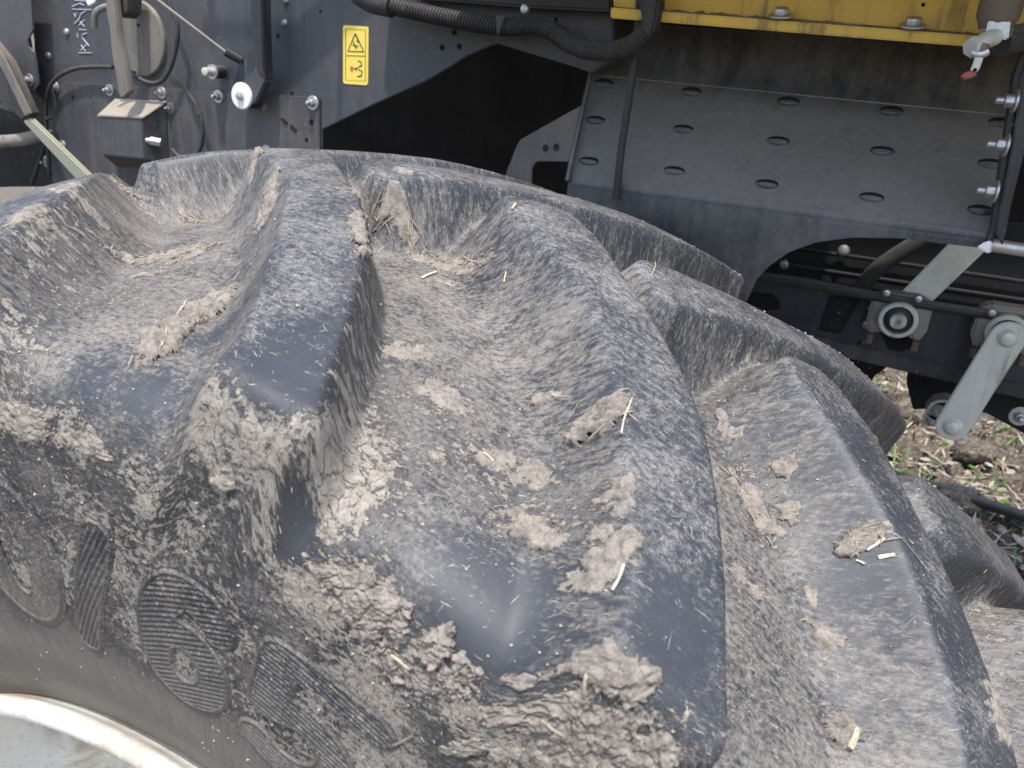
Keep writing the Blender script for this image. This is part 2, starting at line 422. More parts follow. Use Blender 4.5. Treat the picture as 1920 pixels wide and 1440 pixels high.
# owner of each vertex: (side, absolute lug number) or none
kside = np.array([k[0] for k in keys]); knum = np.array([k[1] for k in keys])
ow = own; om = ownm
lid = np.where(om > .30, kside[ow]*100+((ct[None, :]+knum[ow]) % 20), -1).reshape(-1)
sidewall_cut = (np.abs(V) > VE+.035).reshape(-1); lid = np.where(sidewall_cut, -1, lid)
fl = lid[FALL]; face_id = np.where((fl == fl[:, :1]).all(1), fl[:, 0], -1)

TOPM = sstep(.0045, -.0015, D3.min(0)+(fbm(U*70, V*70, 55, 3)-.5)*.004)*(1-sstep(VE-.002, VE+.012, np.abs(V)))
wheel = empty('wheel', (0, 0, H)); tag(wheel, 'big farm machine wheel with muddy black lugged tyre and white rim, filling the foreground', 'wheel')
def sub_mesh(name, sel, mat, parent):
    F = FALL[sel]; used, inv = np.unique(F.ravel(), return_inverse=True)
    uv = uvw[used]
    me = np_mesh(name, P1f[used]-np.array([0, 0, H]), inv.reshape(-1, 4), uv=uv,
                 attrs={'mud': mud.reshape(-1)[used], 'clean': clean.reshape(-1)[used], 'low': lowside.reshape(-1)[used], 'top': TOPM.reshape(-1)[used]},
                 normals=N1f[used])
    o = link(name, me, mat, parent); return o
MUDC = rgb(.44, .388, .325); MUDC2 = rgb(.25, .22, .18); DUSTC = rgb(.355, .312, .258)
def rubber_material(name='muddy_rubber'):
    m = NT(name); uv = m.n('ShaderNodeTexCoord').outputs['UV']
    mud = m.attr('mud'); clean = m.attr('clean'); low = m.attr('low'); top = m.attr('top')
    sub = lambda a, b: m.math('SUBTRACT', a, b)
    big = m.noise(uv, 6, 4, .6)
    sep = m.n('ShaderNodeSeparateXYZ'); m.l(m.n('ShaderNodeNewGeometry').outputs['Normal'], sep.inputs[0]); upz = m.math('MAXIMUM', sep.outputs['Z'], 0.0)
    patch = m.noise(m.vscale(uv, (1, 1, 1), 0, (3, 7, 0)), 21, 7, .68, .5)
    mot = m.noise(m.vscale(uv, (190, 270, 1), .10), 1.0, 8, .80, .3)           # gritty mottling
    scr = m.noise(m.vscale(uv, (28, 900, 1), .09), 1.0, 6, .70, .10)            # long rubbed lines
    scr2 = m.noise(m.vscale(uv, (50, 800, 1), -.36), 1.0, 5, .70, .15)
    rad = m.noise(m.vscale(uv, (420, 18, 1), .55), 1.0, 7, .66, .12)            # rubbed lines on the sidewall
    fl = m.noise(m.vscale(uv, (850, 1250, 1), .3), 1.0, 4, .74, .7)              # short pale fibres
    grain = m.noise(uv, 1300, 3, .7)
    # thin film of dust, with shading put in: up-facing paler, walls darker
    f0 = m.add(m.mul(sub(mot, .5), 1.5), m.add(m.mul(sub(patch, .5), .75), m.mul(sub(scr, .5), .50)))
    f0 = m.add(f0, m.add(m.mul(sub(scr2, .5), .30), m.mul(sub(m.noise(uv, 330, 6, .8), .5), .9)))
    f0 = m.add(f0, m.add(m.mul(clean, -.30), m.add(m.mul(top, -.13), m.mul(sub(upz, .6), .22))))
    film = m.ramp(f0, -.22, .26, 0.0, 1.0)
    lowf = m.ramp(m.add(m.mul(rad, .7), m.mul(mot, .3)), .38, .62, .45, .95)
    film = m.mix(low, film, lowf)
    film = m.mul(film, m.ramp(mud, .12, .5, 1.0, .40))
    rub = m.mix(m.ramp(patch, .3, .7), rgb(.026, .029, .035), rgb(.043, .047, .055))
    rub = m.mix(low, rub, rgb(.06, .06, .06)); rub = m.mix(clean, rub, rgb(.047, .051, .057))
    rub = m.mix(m.mul(top, .6), rub, rgb(.036, .040, .047))
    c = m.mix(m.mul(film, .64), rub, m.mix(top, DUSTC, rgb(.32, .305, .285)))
    # fibres and grains, bunched in patches
    cov = m.add(m.mul(sub(patch, .5), -.22), m.add(m.mul(sub(mot, .5), -.30), m.add(m.add(.575, m.mul(top, -.020)), m.add(m.mul(clean, .075), m.mul(low, .10)))))
    fib = m.ramp(sub(fl, cov), 0.0, .07)
    c = m.mix(m.mul(fib, .62), c, rgb(.48, .43, .36))
    gr = m.ramp(sub(grain, m.add(cov, .06)), 0.0, .06)
    c = m.mix(m.mul(gr, .55), c, rgb(.56, .51, .43))
    # mud: thin smears to cracked crust
    n1 = m.noise(m.vscale(uv, (1, 1.25, 1), .2, (9, 2, 0)), 150, 10, .80, .3)
    n2 = m.noise(m.vscale(uv, (1, .7, 1), .3, (1, 5, 0)), 20, 6, .6, .3)
    lvl = m.add(m.add(m.mul(n1, .86), m.mul(n2, .14)), m.add(m.mul(mud, .150), m.add(m.mul(clean, -.12), m.mul(low, -.05))))
    lvl = m.add(lvl, m.add(-.022, m.mul(top, -.035)))
    cr = m.ramp(lvl, .548, .566)
    nz = m.n('ShaderNodeTexNoise'); m.l(uv, nz.inputs['Vector']); nz.inputs['Scale'].default_value = 90; nz.inputs['Detail'].default_value = 4
    va = m.n('ShaderNodeVectorMath', operation='MULTIPLY_ADD'); m.l(nz.outputs['Color'], va.inputs[0]); va.inputs[1].default_value = (.016, .016, 0); m.l(uv, va.inputs[2])
    crk = m.ramp(m.voro(va.outputs[0], 115), .0, .05)
    crk = m.mix(m.ramp(lvl, .61, .66), rgb(1, 1, 1), crk)
    mcol = m.mix(m.ramp(m.noise(uv, 260, 8, .75), .34, .66), MUDC2, MUDC)
    mcol = m.mix(m.ramp(grain, .58, .68), mcol, rgb(.50, .46, .41))
    mcol = m.mix(m.ramp(crk, 0, 1, .8, 0.0), mcol, rgb(.05, .044, .04))
    c = m.mix(m.mul(cr, m.ramp(lvl, .545, .64, .62, .96)), c, mcol)
    h = m.add(m.mul(cr, m.mul(m.add(.35, m.noise(uv, 240, 8, .75)), m.ramp(crk, 0, 1, .3, 1.0))), m.mul(fib, .12))
    nrm = m.bump(h, .9, .0011)
    fine = m.add(m.mul(m.noise(uv, 420, 5, .7), .4), m.add(m.mul(scr, .30), m.mul(mot, .5)))
    nrm = m.bump(fine, .5, .0006, nrm)
    rough = m.add(m.add(.47, m.mul(film, .22)), m.mul(m.math('MAXIMUM', cr, fib), .35)); rough = m.add(rough, m.mul(clean, .06))
    return m.fin(c, rough, nrm, spec=.55)
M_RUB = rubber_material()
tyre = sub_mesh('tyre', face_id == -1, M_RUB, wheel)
n_in = 0
for l_ in sorted(set(face_id[face_id >= 0].tolist()), key=lambda k: ((k % 100+10) % 20, k)):
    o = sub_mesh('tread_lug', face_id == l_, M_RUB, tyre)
# ------------------------------------------------------------------ paints and metals of the machine
def paint(name, base, dust=(.20, .165, .13), amt=.35, rough=.5, sc_=6.0, streak=True, metal=0.0, dark=None, spec=.5):
    m = NT(name); co = m.n('ShaderNodeTexCoord').outputs['Object']
    geo = m.n('ShaderNodeNewGeometry'); pos = geo.outputs['Position']
    n1 = m.noise(pos, sc_, 6, .6, .3); n2 = m.noise(pos, sc_*14, 5, .65); n3 = m.noise(m.vscale(pos, (60, 60, 5)), 1.0, 5, .6)
    f = m.ramp(m.add(m.mul(n1, .6), m.mul(n3 if streak else n2, .4)), .38, .64)
    f = m.mul(f, m.ramp(n2, .25, .75, .5, 1.0))
    sep = m.n('ShaderNodeSeparateXYZ'); m.l(geo.outputs['Normal'], sep.inputs[0])
    up = m.ramp(sep.outputs['Z'], .35, .85)
    c = m.mix(m.mul(f, amt), rgb(*base), rgb(*dust))
    c = m.mix(m.mul(up, m.ramp(n2, .2, .6, .55, .9)), c, rgb(dust[0]*1.25, dust[1]*1.25, dust[2]*1.25))
    sp = m.ramp(m.noise(pos, 170, 3, .6), .66, .72); c = m.mix(m.mul(sp, .35), c, rgb(.30, .27, .23))
    if dark is not None:
        c = m.mix(m.mul(m.ramp(m.add(m.mul(n3, .6), m.mul(n1, .4)), .54, .66), .7), c, rgb(*dark))
    r = m.add(rough, m.mul(m.math('MAXIMUM', f, up), .25))
    nb = m.bump(m.add(n2, m.noise(pos, 600, 2)), .12, .0006)
    return m.fin(c, r, nb, metal=metal, spec=spec)
P_GREY = paint('blue_grey_paint', (.046, .052, .063), amt=.28, rough=.42)
P_LOW = paint('grey_paint_low_dirty', (.043, .048, .058), amt=.45, rough=.45)
P_DARK = paint('black_paint_dusty', (.022, .024, .027), amt=.42, rough=.42)
P_GUARD = paint('dark_guard_paint_dusty', (.040, .043, .048), dust=(.17, .158, .14), amt=.65, rough=.25, sc_=7)
P_BEAM = paint('blue_black_beam_paint', (.022, .026, .034), amt=.18, rough=.38)
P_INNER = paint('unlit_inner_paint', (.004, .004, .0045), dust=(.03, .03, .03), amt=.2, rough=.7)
P_YEL = paint('yellow_paint_dirty', (.72, .44, .035), dust=(.42, .31, .12), amt=.55, rough=.4, dark=(.10, .06, .025))
P_ZINC = paint('zinc_plated_steel', (.60, .60, .53), dust=(.36, .33, .25), amt=.6, rough=.45, metal=.25, dark=(.20, .185, .14), sc_=12)
P_BRIGHT = paint('bright_bolt_steel', (.52, .53, .54), dust=(.36, .34, .30), amt=.55, rough=.28, metal=.8, sc_=30, streak=False)
P_RUBH = paint('black_hose_rubber', (.018, .018, .018), dust=(.09, .08, .07), amt=.5, rough=.6)
P_DUSTY = paint('dust_covered_steel', (.12, .11, .10), dust=(.28, .24, .19), amt=.8, rough=.75)
P_OLIVE = paint('olive_sleeve', (.26, .27, .20), dust=(.30, .27, .2), amt=.3, rough=.7)
P_CAST = paint('cast_grey_metal', (.24, .23, .20), dust=(.24, .21, .17), amt=.7, dark=(.07, .06, .045), rough=.6, metal=.3, sc_=25)
P_WHITE = paint('white_plastic', (.82, .82, .78), dust=(.55, .5, .42), amt=.25, rough=.45)
P_BROWN = paint('brown_fitting', (.13, .10, .075), dust=(.22, .17, .12), amt=.6, rough=.5, metal=.4)
P_RED = paint('red_grip', (.30, .045, .035), dust=(.25, .14, .1), amt=.5, rough=.5)
def flat(name, c, r=.5):
    m = NT(name); return m.fin(rgb(*c), r)
C_HOLE = flat('hole_black', (.004, .004, .004), .9); C_INK = flat('black_print', (.05, .045, .03)); C_REDP = flat('red_print', (.62, .10, .08)); C_YS = flat('yellow_sticker', (.86, .66, .11), .45)  # hole black: flat patches that paint the dark of holes not cut
C_CHALK = flat('white_chalk', (.55, .56, .60), .9)

HV = empty('harvester', (0, .6, H)); tag(HV, 'grey, black and yellow side of a combine harvester behind the muddy wheel', 'harvester')
def plate(name, px, Y, mat, th=.004, bevel=.0012, label=None, parent=None):
    P = [at(x, y, Y) for x, y in px]
    o = MB().prism(P, (0, th, 0)).build(name, mat, parent or HV, bevel=bevel)
    if label: o['label'] = label
    return o
def tubepx(name, px, r, mat, n=12, sub=8, label=None, parent=None, rip=None):
    """px: (x, y, Y)"""
    P = np.array([at(x, y, Y) for x, y, Y in px]); P = catmull(P, sub) if sub > 1 else P
    rr = [r]*len(P)
    if rip:
        d = np.concatenate([[0], np.cumsum(np.linalg.norm(np.diff(P, axis=0), axis=1))]); k = int(d[-1]/rip)*4; dd = np.linspace(0, d[-1], k)
        P = np.stack([np.interp(dd, d, P[:, i]) for i in range(3)], -1); rr = [r*(1.0, 1.0, .86, .86)[i % 4] for i in range(k)]
    o = MB().tube([tuple(p) for p in P], rr, n).build(name, mat, parent or HV)
    if label: o['label'] = label
    return o
# --- left plates
plate('back_plate', [(60, -60), (740, -60), (843, 47), (935, 81), (905, 91), (875, 105), (845, 124), (800, 151), (700, 196), (604, 243), (604, 560), (130, 560), (95, 300), (84, 250), (81, 190), (66, 172)], .55, P_GREY, label='blue-grey steel side plate with slanting lower edge')
plate('lower_plate', [(118, 153), (598, 183), (601, 560), (128, 560), (93, 300), (83, 250), (80, 200), (86, 170)], .5445, P_LOW, th=.005, label='lower overlapping grey plate with a row of bolts')
plate('left_plate', [(-160, -60), (56, -60), (62, 55), (57, 66), (52, 76), (54, 88), (64, 97), (67, 110), (73, 158), (66, 168), (56, 174), (55, 200), (20, 210), (-160, 150)], .515, P_GREY, th=.004, label='light grey plate with a notched edge at the far left')
# disc covered in dust
c0 = at(258, 72, .5445)
MB().lathe(c0+np.array([0, .006, 0]), (0, -1, 0), [(0, .062), (.006, .062), (.008, .060), (.009, .02), (.0095, .001)], 48).build('round_cover', P_DUSTY, HV)['label'] = 'round cover filmed with beige dust'
# bolts
def bolt_mesh(kind):
    b = MB()
    if kind == 'head': return b.lathe((0, 0, 0), (0, -1, 0), [(0, .0085), (.0055, .0085), (.0068, .0076), (.0068, .0035)], 6)
    if kind == 'bolt':
        b.lathe((0, 0, 0), (0, -1, 0), [(0, .0062), (.006, .0062), (.0072, .0055), (.0072, .0035)], 6)
        b.lathe((0, -.0074, 0), (0, -1, 0), [(0, .0034), (.006, .0034), (.007, .0024)], 12)
    else:
        b.lathe((0, 0, 0), (0, -1, 0), [(0, .0062), (.0022, .0060), (.0042, .0046), (.0048, .003)], 20)
        b.lathe((0, -.0046, 0), (0, -1, 0), [(0, .0022), (.0016, .0022), (.0016, .001)], 6)
    return b
def washer_bolt(px, py, Y, s=1.0, wr=.0112, mat=None, axis=None, label=None, washer=True, shank=True):
    p = at(px, py, Y)
    b = bolt_mesh('bolt' if shank else 'head'); b.v = [(x*s, y*s-(.0022 if washer else 0), z*s) for x, y, z in b.v]
    if axis is not None:
        q = Vector((0, -1, 0)).rotation_difference(Vector(axis)).to_matrix(); b.v = [tuple(q @ Vector(v)) for v in b.v]
    b.v = [tuple(np.array(v)+p) for v in b.v]
    o = b.build('bolt', mat or P_BRIGHT, HV, bevel=.0004, seg=1)
    if washer:
        w_ = MB().lathe((0, 0, 0), (0, -1, 0), [(0, wr*s), (.0018, wr*s), (.0022, wr*s*.96), (.0022, wr*s*.5)], 28)
        if axis is not None: w_.v = [tuple(q @ Vector(v)) for v in w_.v]
        w_.v = [tuple(np.array(v)+p) for v in w_.v]
        w_.build('washer', mat or P_BRIGHT, o)
    if label: o['label'] = label
    return o
def screw(px, py, Y, s=1.0, mat=None):
    p = at(px, py, Y); b = bolt_mesh('screw'); b.v = [tuple(np.array(v)*s+p) for v in b.v]; return b.build('screw', mat or P_BRIGHT, HV)
for x, y, Y, s in ((56, 150, .515, 1.0), (105, 163, .5445, .85), (206, 169, .5445, .9), (304, 174, .5445, .9), (410, 181, .5445, .95), (587, 193, .5445, 1.0), (89, 303, .5445, 1.0), (118, 272, .5445, .8), (500, 282, .5445, .8)):
    washer_bolt(x, y, Y, s)
washer_bolt(320, 203, .5445, .8, mat=P_CAST)
for x, y, Y, s in ((126, 60, .55, 1.0), (92, 104, .55, 1.0), (534, 43, .55, .8), (537, 0, .55, .9), (985, 17, .44, 1.0)):
    screw(x, y, Y, s)
def hole(px, py, Y, r=.0028):
    p = at(px, py, Y); o = MB().lathe(p+np.array([0, .001, 0]), (0, -1, 0), [(0, r), (.0016, r), (.0016, r*.5)], 14).build('painted_hole', C_HOLE, HV)
for h in ((601, 21, .55, .0022), (852, 61, .55, .004), (829, 89, .55, .0042), (861, 87, .55, .0038), (547, 175, .55, .0035), (584, 229, .5445, .0045), (575, 262, .5445, .0035), (521, 67, .55, .0035), (259, 47, .535, .0025), (137, 182, .5445, .003)):
    hole(*h)
for a, b in (((528, 222), (538, 231)), ((545, 235), (555, 245))):
    A, B = at(*a, .5436), at(*b, .5436); MB().tube([A, B], .0024, 6).build('painted_slot', C_HOLE, HV)
# chalk marks
ck = MB()
for st in ([(135, 12), (150, 6), (158, 10)], [(140, 0), (160, 2)], [(135, 17), (172, 18)], [(139, 24), (142, 32), (144, 24)], [(161, 20), (152, 26), (148, 36), (140, 44)], [(150, 40), (158, 50)], [(158, 38), (148, 48)], [(148, 55), (162, 56)],
           [(145, 62), (146, 70)], [(163, 62), (156, 64), (154, 70), (160, 78), (167, 86)], [(152, 84), (160, 96)], [(162, 84), (152, 94)], [(148, 99), (172, 99)]):
    ck.tube([at(x, y, .5490) for x, y in st], .0009, 4)
ck.build('chalk_mark', C_CHALK, HV)['label'] = 'white handwritten chalk marks on the grey plate'
# lever and hook
lv = plate('lever', [(197, -30), (213, -30), (222, 55), (228, 90), (231, 98), (243, 172), (228, 186), (222, 176), (209, 100), (205, 55), (198, 20)], .485, P_DUSTY, th=.012, bevel=.002, label='bent dusty steel lever hanging over the round cover')
tubepx('hook', [(204, 12, .49), (188, 17, .485), (178, 28, .48), (177, 52, .48)], .0052, P_DUSTY, label='bent steel hook at the top of the lever')
plate('lever_tag', [(160, -20), (182, -20), (178, 4), (165, 12), (160, 2)], .48, P_WHITE, th=.003)
plate('lever_bracket', [(214, -30), (240, -30), (238, 22), (228, 34), (216, 10)], .50, P_DARK, th=.03)
# box
def hexa(name, F, B, mat, label=None, bevel=.0015):
    V = [at(*p) for p in F]+[at(*p) for p in B]
    o = MB().add(V, [(0, 1, 2, 3), (7, 6, 5, 4), (0, 4, 5, 1), (1, 5, 6, 2), (2, 6, 7, 3), (3, 7, 4, 0)]).build(name, mat, HV, bevel=bevel)
    if label: o['label'] = label
    return o
hexa('junction_box', [(184, 220, .500), (266, 223, .500), (271, 298, .500), (191, 290, .500)], [(218, 188, .5435), (312, 193, .5435), (318, 318, .5435), (218, 312, .5435)], P_LOW, 'grey box with a dust covered top')
hexa('box_lid', [(181, 216, .498), (268, 220, .498), (268, 223, .498), (181, 219, .498)], [(216, 184, .5435), (314, 189, .5435), (314, 192, .5435), (216, 187, .5435)], P_DUSTY)
p = at(270, 262, .506); q = at(302, 268, .520)
MB().tube([p, p+(q-p)*.4], .0055, 14).tube([p+(q-p)*.38, q], .0075, 6).build('plug', P_BRIGHT, HV, bevel=.0005)
# wires
tubepx('cable', [(93, 330, .53), (88, 245, .53), (86, 205, .53), (90, 172, .53), (104, 148, .53), (135, 131, .53), (170, 126, .53), (212, 126, .525)], .0036, P_RUBH, label='black cable curving over the lower plate joint')
tubepx('cable', [(243, 133, .53), (258, 146, .525), (280, 156, .525), (300, 154, .525), (313, 140, .525), (322, 120, .525), (331, 85, .525), (333, 50, .525), (326, 28, .525), (312, -10, .525)], .0038, P_RUBH, label='black cable rising beside the round cover')
tubepx('cable', [(322, 280, .53), (335, 293, .53), (352, 296, .53), (372, 285, .53), (380, 258, .53), (378, 225, .53), (366, 195, .53), (352, 172, .53), (347, 150, .53), (338, 128, .53)], .0032, P_RUBH, label='black cable looping down beside the box')
for x, y in ((153, 128), (91, 222), (372, 215), (248, 136)):
    c = at(x, y, .53); MB().box(c, (.011, .009, .005)).build('cable_tie', P_RUBH, HV, bevel=.0008)
tubepx('control_cable', [(270, -20, .50), (330, 26, .505), (424, 98, .53)], .0021, P_CAST, sub=4, label='thin grey control cable with a rubber end')
tubepx('cable_boot', [(422, 97, .527), (452, 114, .545)], .0065, P_RUBH, sub=1)
c = at(418, 135, .5445)
s_ = MB().lathe(c, (0, -1, 0), [(0, .0105), (.022, .0105), (.022, .009)], 22).build('sensor', P_RUBH, HV, bevel=.0006)
MB().lathe(c+np.array([0, -.0221, 0]), (0, -1, 0), [(0, .0115), (.003, .0115), (.003, .009)], 22).build('ring', P_BRIGHT, s_)
MB().lathe(c+np.array([0, -.0252, 0]), (0, -1, 0), [(0, .007), (.016, .0065), (.017, .004)], 18).build('tip', P_ZINC, s_)
# arm with white disc
plate('arm', [(466, -40), (490, -40), (494, 120), (497, 150), (478, 129), (470, 60)], .505, P_DARK, th=.022, bevel=.002, label='upright dark steel arm')
plate('arm_foot', [(478, 128), (498, 151), (488, 172), (478, 194), (458, 196), (455, 150)], .507, P_GREY, th=.018, bevel=.002)
plate('arm_stay', [(456, 112), (478, 85), (482, 130), (462, 165)], .53, P_GREY, th=.006)
c = at(478, 184, .545); MB().lathe(c, (0, -1, 0), [(0, .016), (.034, .016), (.034, .01)], 20).build('spacer', P_DARK, HV, bevel=.001)
c = at(455, 180, .507); d_ = MB().lathe(c, (0, -1, 0), [(0, .0205), (.003, .0205), (.0045, .019), (.0045, .008)], 40).build('white_disc', P_WHITE, HV)
d_['label'] = 'white plastic disc on the end of the arm'
MB().lathe(c+np.array([0, -.0048, 0]), (0, -1, 0), [(0, .0068), (.005, .0064), (.0062, .004)], 6).build('bolt_head', P_BRIGHT, d_, bevel=.0004)
# diagonal strut, olive bar, pipe
plate('strut_cover', [(-30, 60), (12, 112), (58, 214), (41, 226), (0, 190), (-40, 150)], .47, P_DARK, th=.02, bevel=.003, label='dark folded steel strut at the left edge')
plate('guide_bar', [(-30, 50), (8, 112), (56, 213), (46, 218), (2, 128), (-34, 70)], .463, P_DUSTY, th=.006, bevel=.001)
plate('olive_bar', [(40, 227), (57, 221), (190, 350), (165, 362)], .466, P_OLIVE, th=.01, bevel=.003, label='pale olive bar slanting down behind the tyre')
tubepx('pipe', [(-120, 266, .49), (-20, 266, .49), (40, 262, .50), (86, 250, .525)], .0118, P_CAST, n=20, label='dusty grey pipe at the left edge')
tubepx('rod', [(95, 245, .53), (75, 300, .53), (60, 345, .53)], .004, P_RUBH)
tubepx('rod', [(-60, 302, .70), (52, 298, .70)], .003, P_BROWN, sub=1)
plate('dark_gap_sheet', [(-260, 120), (105, 120), (112, 300), (100, 350), (30, 350), (-260, 360)], .62, P_INNER, th=.05)  # near-black sheet added for the shade in the left gap
plate('link', [(-40, 186), (18, 176), (16, 186), (-40, 205)], .475, P_DUSTY, th=.01, bevel=.002)
# --- warning sticker
st = plate('warning_sticker', [(643, 50), (646, 47), (688, 50), (691, 53), (690, 156), (687, 160), (646, 157), (643, 154)], .5488, C_YS, th=.001, bevel=0, label='yellow warning sticker with black triangle and red and black pictogram')
def ink(name, strokes, r, mat=C_INK):
    b = MB()
    for s in strokes:
        P = [at(x, y, .5484) for x, y in s]; b.tube(P, r, 4)
    b.v = [(x, .5484+(y-.5484)*.15, z) for x, y, z in b.v]
    return b.build(name, mat, st)
ink('border', [[(648, 54), (685, 56), (685, 152), (648, 150), (648, 54)]], .0005)
ink('border', [[(648, 104), (685, 105)]], .0006)
ink('triangle', [[(666, 63), (652, 96), (682, 97), (666, 63)]], .0013)
ink('pictogram', [[(662, 78), (667, 90)], [(661, 84), (672, 87)], [(668, 75), (672, 80)], [(664, 82), (669, 92)]], .0009)
ink('pictogram', [[(671, 114), (677, 116), (678, 123), (673, 125)], [(666, 128), (672, 127)], [(672, 130), (679, 134), (677, 143), (670, 143)], [(664, 128), (669, 132)]], .0011)
ink('pictogram', [[(657, 126), (662, 130)], [(657, 131), (662, 126)], [(659, 124), (660, 134)]], .0020, C_REDP)
# --- upper bracket, conduit
plate('frame_bracket', [(700, -60), (1150, -60), (1150, 112), (1108, 137), (1085, 128), (935, 82), (843, 48), (700, -10)], .50, P_DARK, th=.05, bevel=.002, label='dusty black frame bracket under the corrugated hose')
plate('top_rail', [(760, -60), (1146, -60), (1146, 22), (980, 14), (760, -4)], .465, P_RUBH, th=.03, bevel=.003)
tubepx('conduit', [(640, -30, .455), (690, 0, .455), (760, 17, .455), (850, 36, .455), (940, 50, .455), (1000, 48, .45), (1035, 58, .44), (1065, 80, .43), (1100, 93, .42), (1140, 96, .42), (1180, 86, .42), (1208, 62, .42), (1222, 30, .42), (1226, -20, .42)], .0112, P_RUBH, n=16, rip=.0045, label='black corrugated hose drooping across the frame')
tubepx('tape_wrap', [(672, -12, .453), (700, 4, .453), (735, 12, .453)], .0145, P_RUBH)
for pts in ([(928, 28), (948, 30), (941, 50), (932, 72), (930, 52)], [(1022, 34), (1040, 36), (1040, 70), (1026, 72)]):
    plate('hose_clip', pts, .442, P_DARK, th=.004)
for pts in ([(1195, -10), (1236, -8), (1232, 30), (1222, 66), (1204, 62), (1202, 30)],):
    plate('hose_clamp', pts, .405, P_RUBH, th=.03, bevel=.003)
hole(953, 63, .4995, .003); hole(1042, 37, .4995, .003)
# --- plate behind the opening
plate('inner_plate', [(1100, 192), (1062, 213), (975, 262), (968, 274), (935, 360), (996, 360), (998, 316), (1004, 305), (1014, 303), (1100, 304)], .66, P_GREY, th=.004, label='grey plate with slanted corner at the edge of the dark opening')
hole(1023, 277, .6596, .005); hole(1043, 275, .6596, .005)
# --- dark body shell behind the openings (closed box, open below)
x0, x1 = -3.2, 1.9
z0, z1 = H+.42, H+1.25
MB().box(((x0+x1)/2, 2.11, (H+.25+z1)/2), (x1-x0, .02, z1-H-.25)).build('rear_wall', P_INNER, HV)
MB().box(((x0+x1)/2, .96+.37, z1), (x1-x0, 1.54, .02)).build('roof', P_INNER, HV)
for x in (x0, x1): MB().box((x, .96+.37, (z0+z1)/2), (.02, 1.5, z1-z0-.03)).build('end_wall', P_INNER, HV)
MB().box((.99, .38, H+.99), (2.22, .24, .06)).build('shade_overhang', P_YEL, HV, bevel=.01)  # unseen overhang added to keep the sun off the mud guard
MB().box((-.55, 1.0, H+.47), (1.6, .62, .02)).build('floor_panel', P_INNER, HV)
# --- upper side of the body, above the picture
MB().box((-.55, .60, H+1.12), (1.9, .05, .24)).build('upper_panel', P_YEL, HV)
# --- mud guard: rolled sheet
L3 = [np.array(at(x, y, Y)) for x, y, Y in ((1124, 40, .585), (1108, 140, .565), (1092, 215, .525), (1072, 305, .468), (1066, 335, .452), (1064, 352, .450))]
R3 = [np.array(at(x, y, Y)) for x, y, Y in ((1960, 90, .585), (1893, 214, .565), (1882, 290, .525), (1868, 405, .468), (1864, 438, .452), (1862, 456, .450))]
Lc = catmull(L3, 8); Rc = catmull(R3, 8); n0 = len(Lc)
nc = 80; tt = np.linspace(0, 1, nc)
G = Lc[:, None]*(1-tt[None, :, None])+Rc[:, None]*tt[None, :, None]
arcpx = [(1040, 640), (1385, 600), (1400, 560), (1412, 532), (1440, 500), (1480, 472), (1530, 454), (1600, 445), (1700, 447), (1790, 459), (1840, 464), (1856, 462), (1864, 448), (2000, 440)]
AR = np.array([at(x, y, .45) for x, y in arcpx])
zb = np.interp(G[-1][:, 0], AR[:, 0], AR[:, 2]); zb = np.minimum(zb, G[-1][:, 2]-.002)
low = []
for k in np.linspace(0, 1, 9)[1:]:
    q = G[-1].copy(); q[:, 2] = q[:, 2]*(1-k)+zb*k; low.append(q)
G = np.concatenate([G, np.array(low)], 0)
nr = G.shape[0]; V1 = G.reshape(-1, 3); V2 = V1+np.array([0, .004, -.001]); F = grid_faces(nr, nc)
nV = len(V1); bd = []
for j in range(nc-1): bd += [(j, j+1, nV+j+1, nV+j), ((nr-1)*nc+j, (nr-1)*nc+j+1, nV+(nr-1)*nc+j+1, nV+(nr-1)*nc+j)]
for i in range(nr-1): bd += [(i*nc, (i+1)*nc, nV+(i+1)*nc, nV+i*nc), (i*nc+nc-1, (i+1)*nc+nc-1, nV+(i+1)*nc+nc-1, nV+i*nc+nc-1)]
guard = MB().add(np.concatenate([V1, V2]), F.tolist()+(F+nV)[:, ::-1].tolist()+bd).build('mud_guard', P_GUARD, HV)
guard['label'] = 'dark rolled mud guard with rows of punched slots'
from mathutils.bvhtree import BVHTree
BG = BVHTree.FromPolygons([tuple(v) for v in V1], F.tolist())
def ray(px, py, B):
    d = Vector(CF + CR*(px-960)/FPX - CU*(py-720)/FPX).normalized()
    loc, nrm, i, dist = B.ray_cast(Vector(CAMP), d)
    if loc is not None and nrm.dot(d) > 0: nrm = -nrm
    return loc, nrm
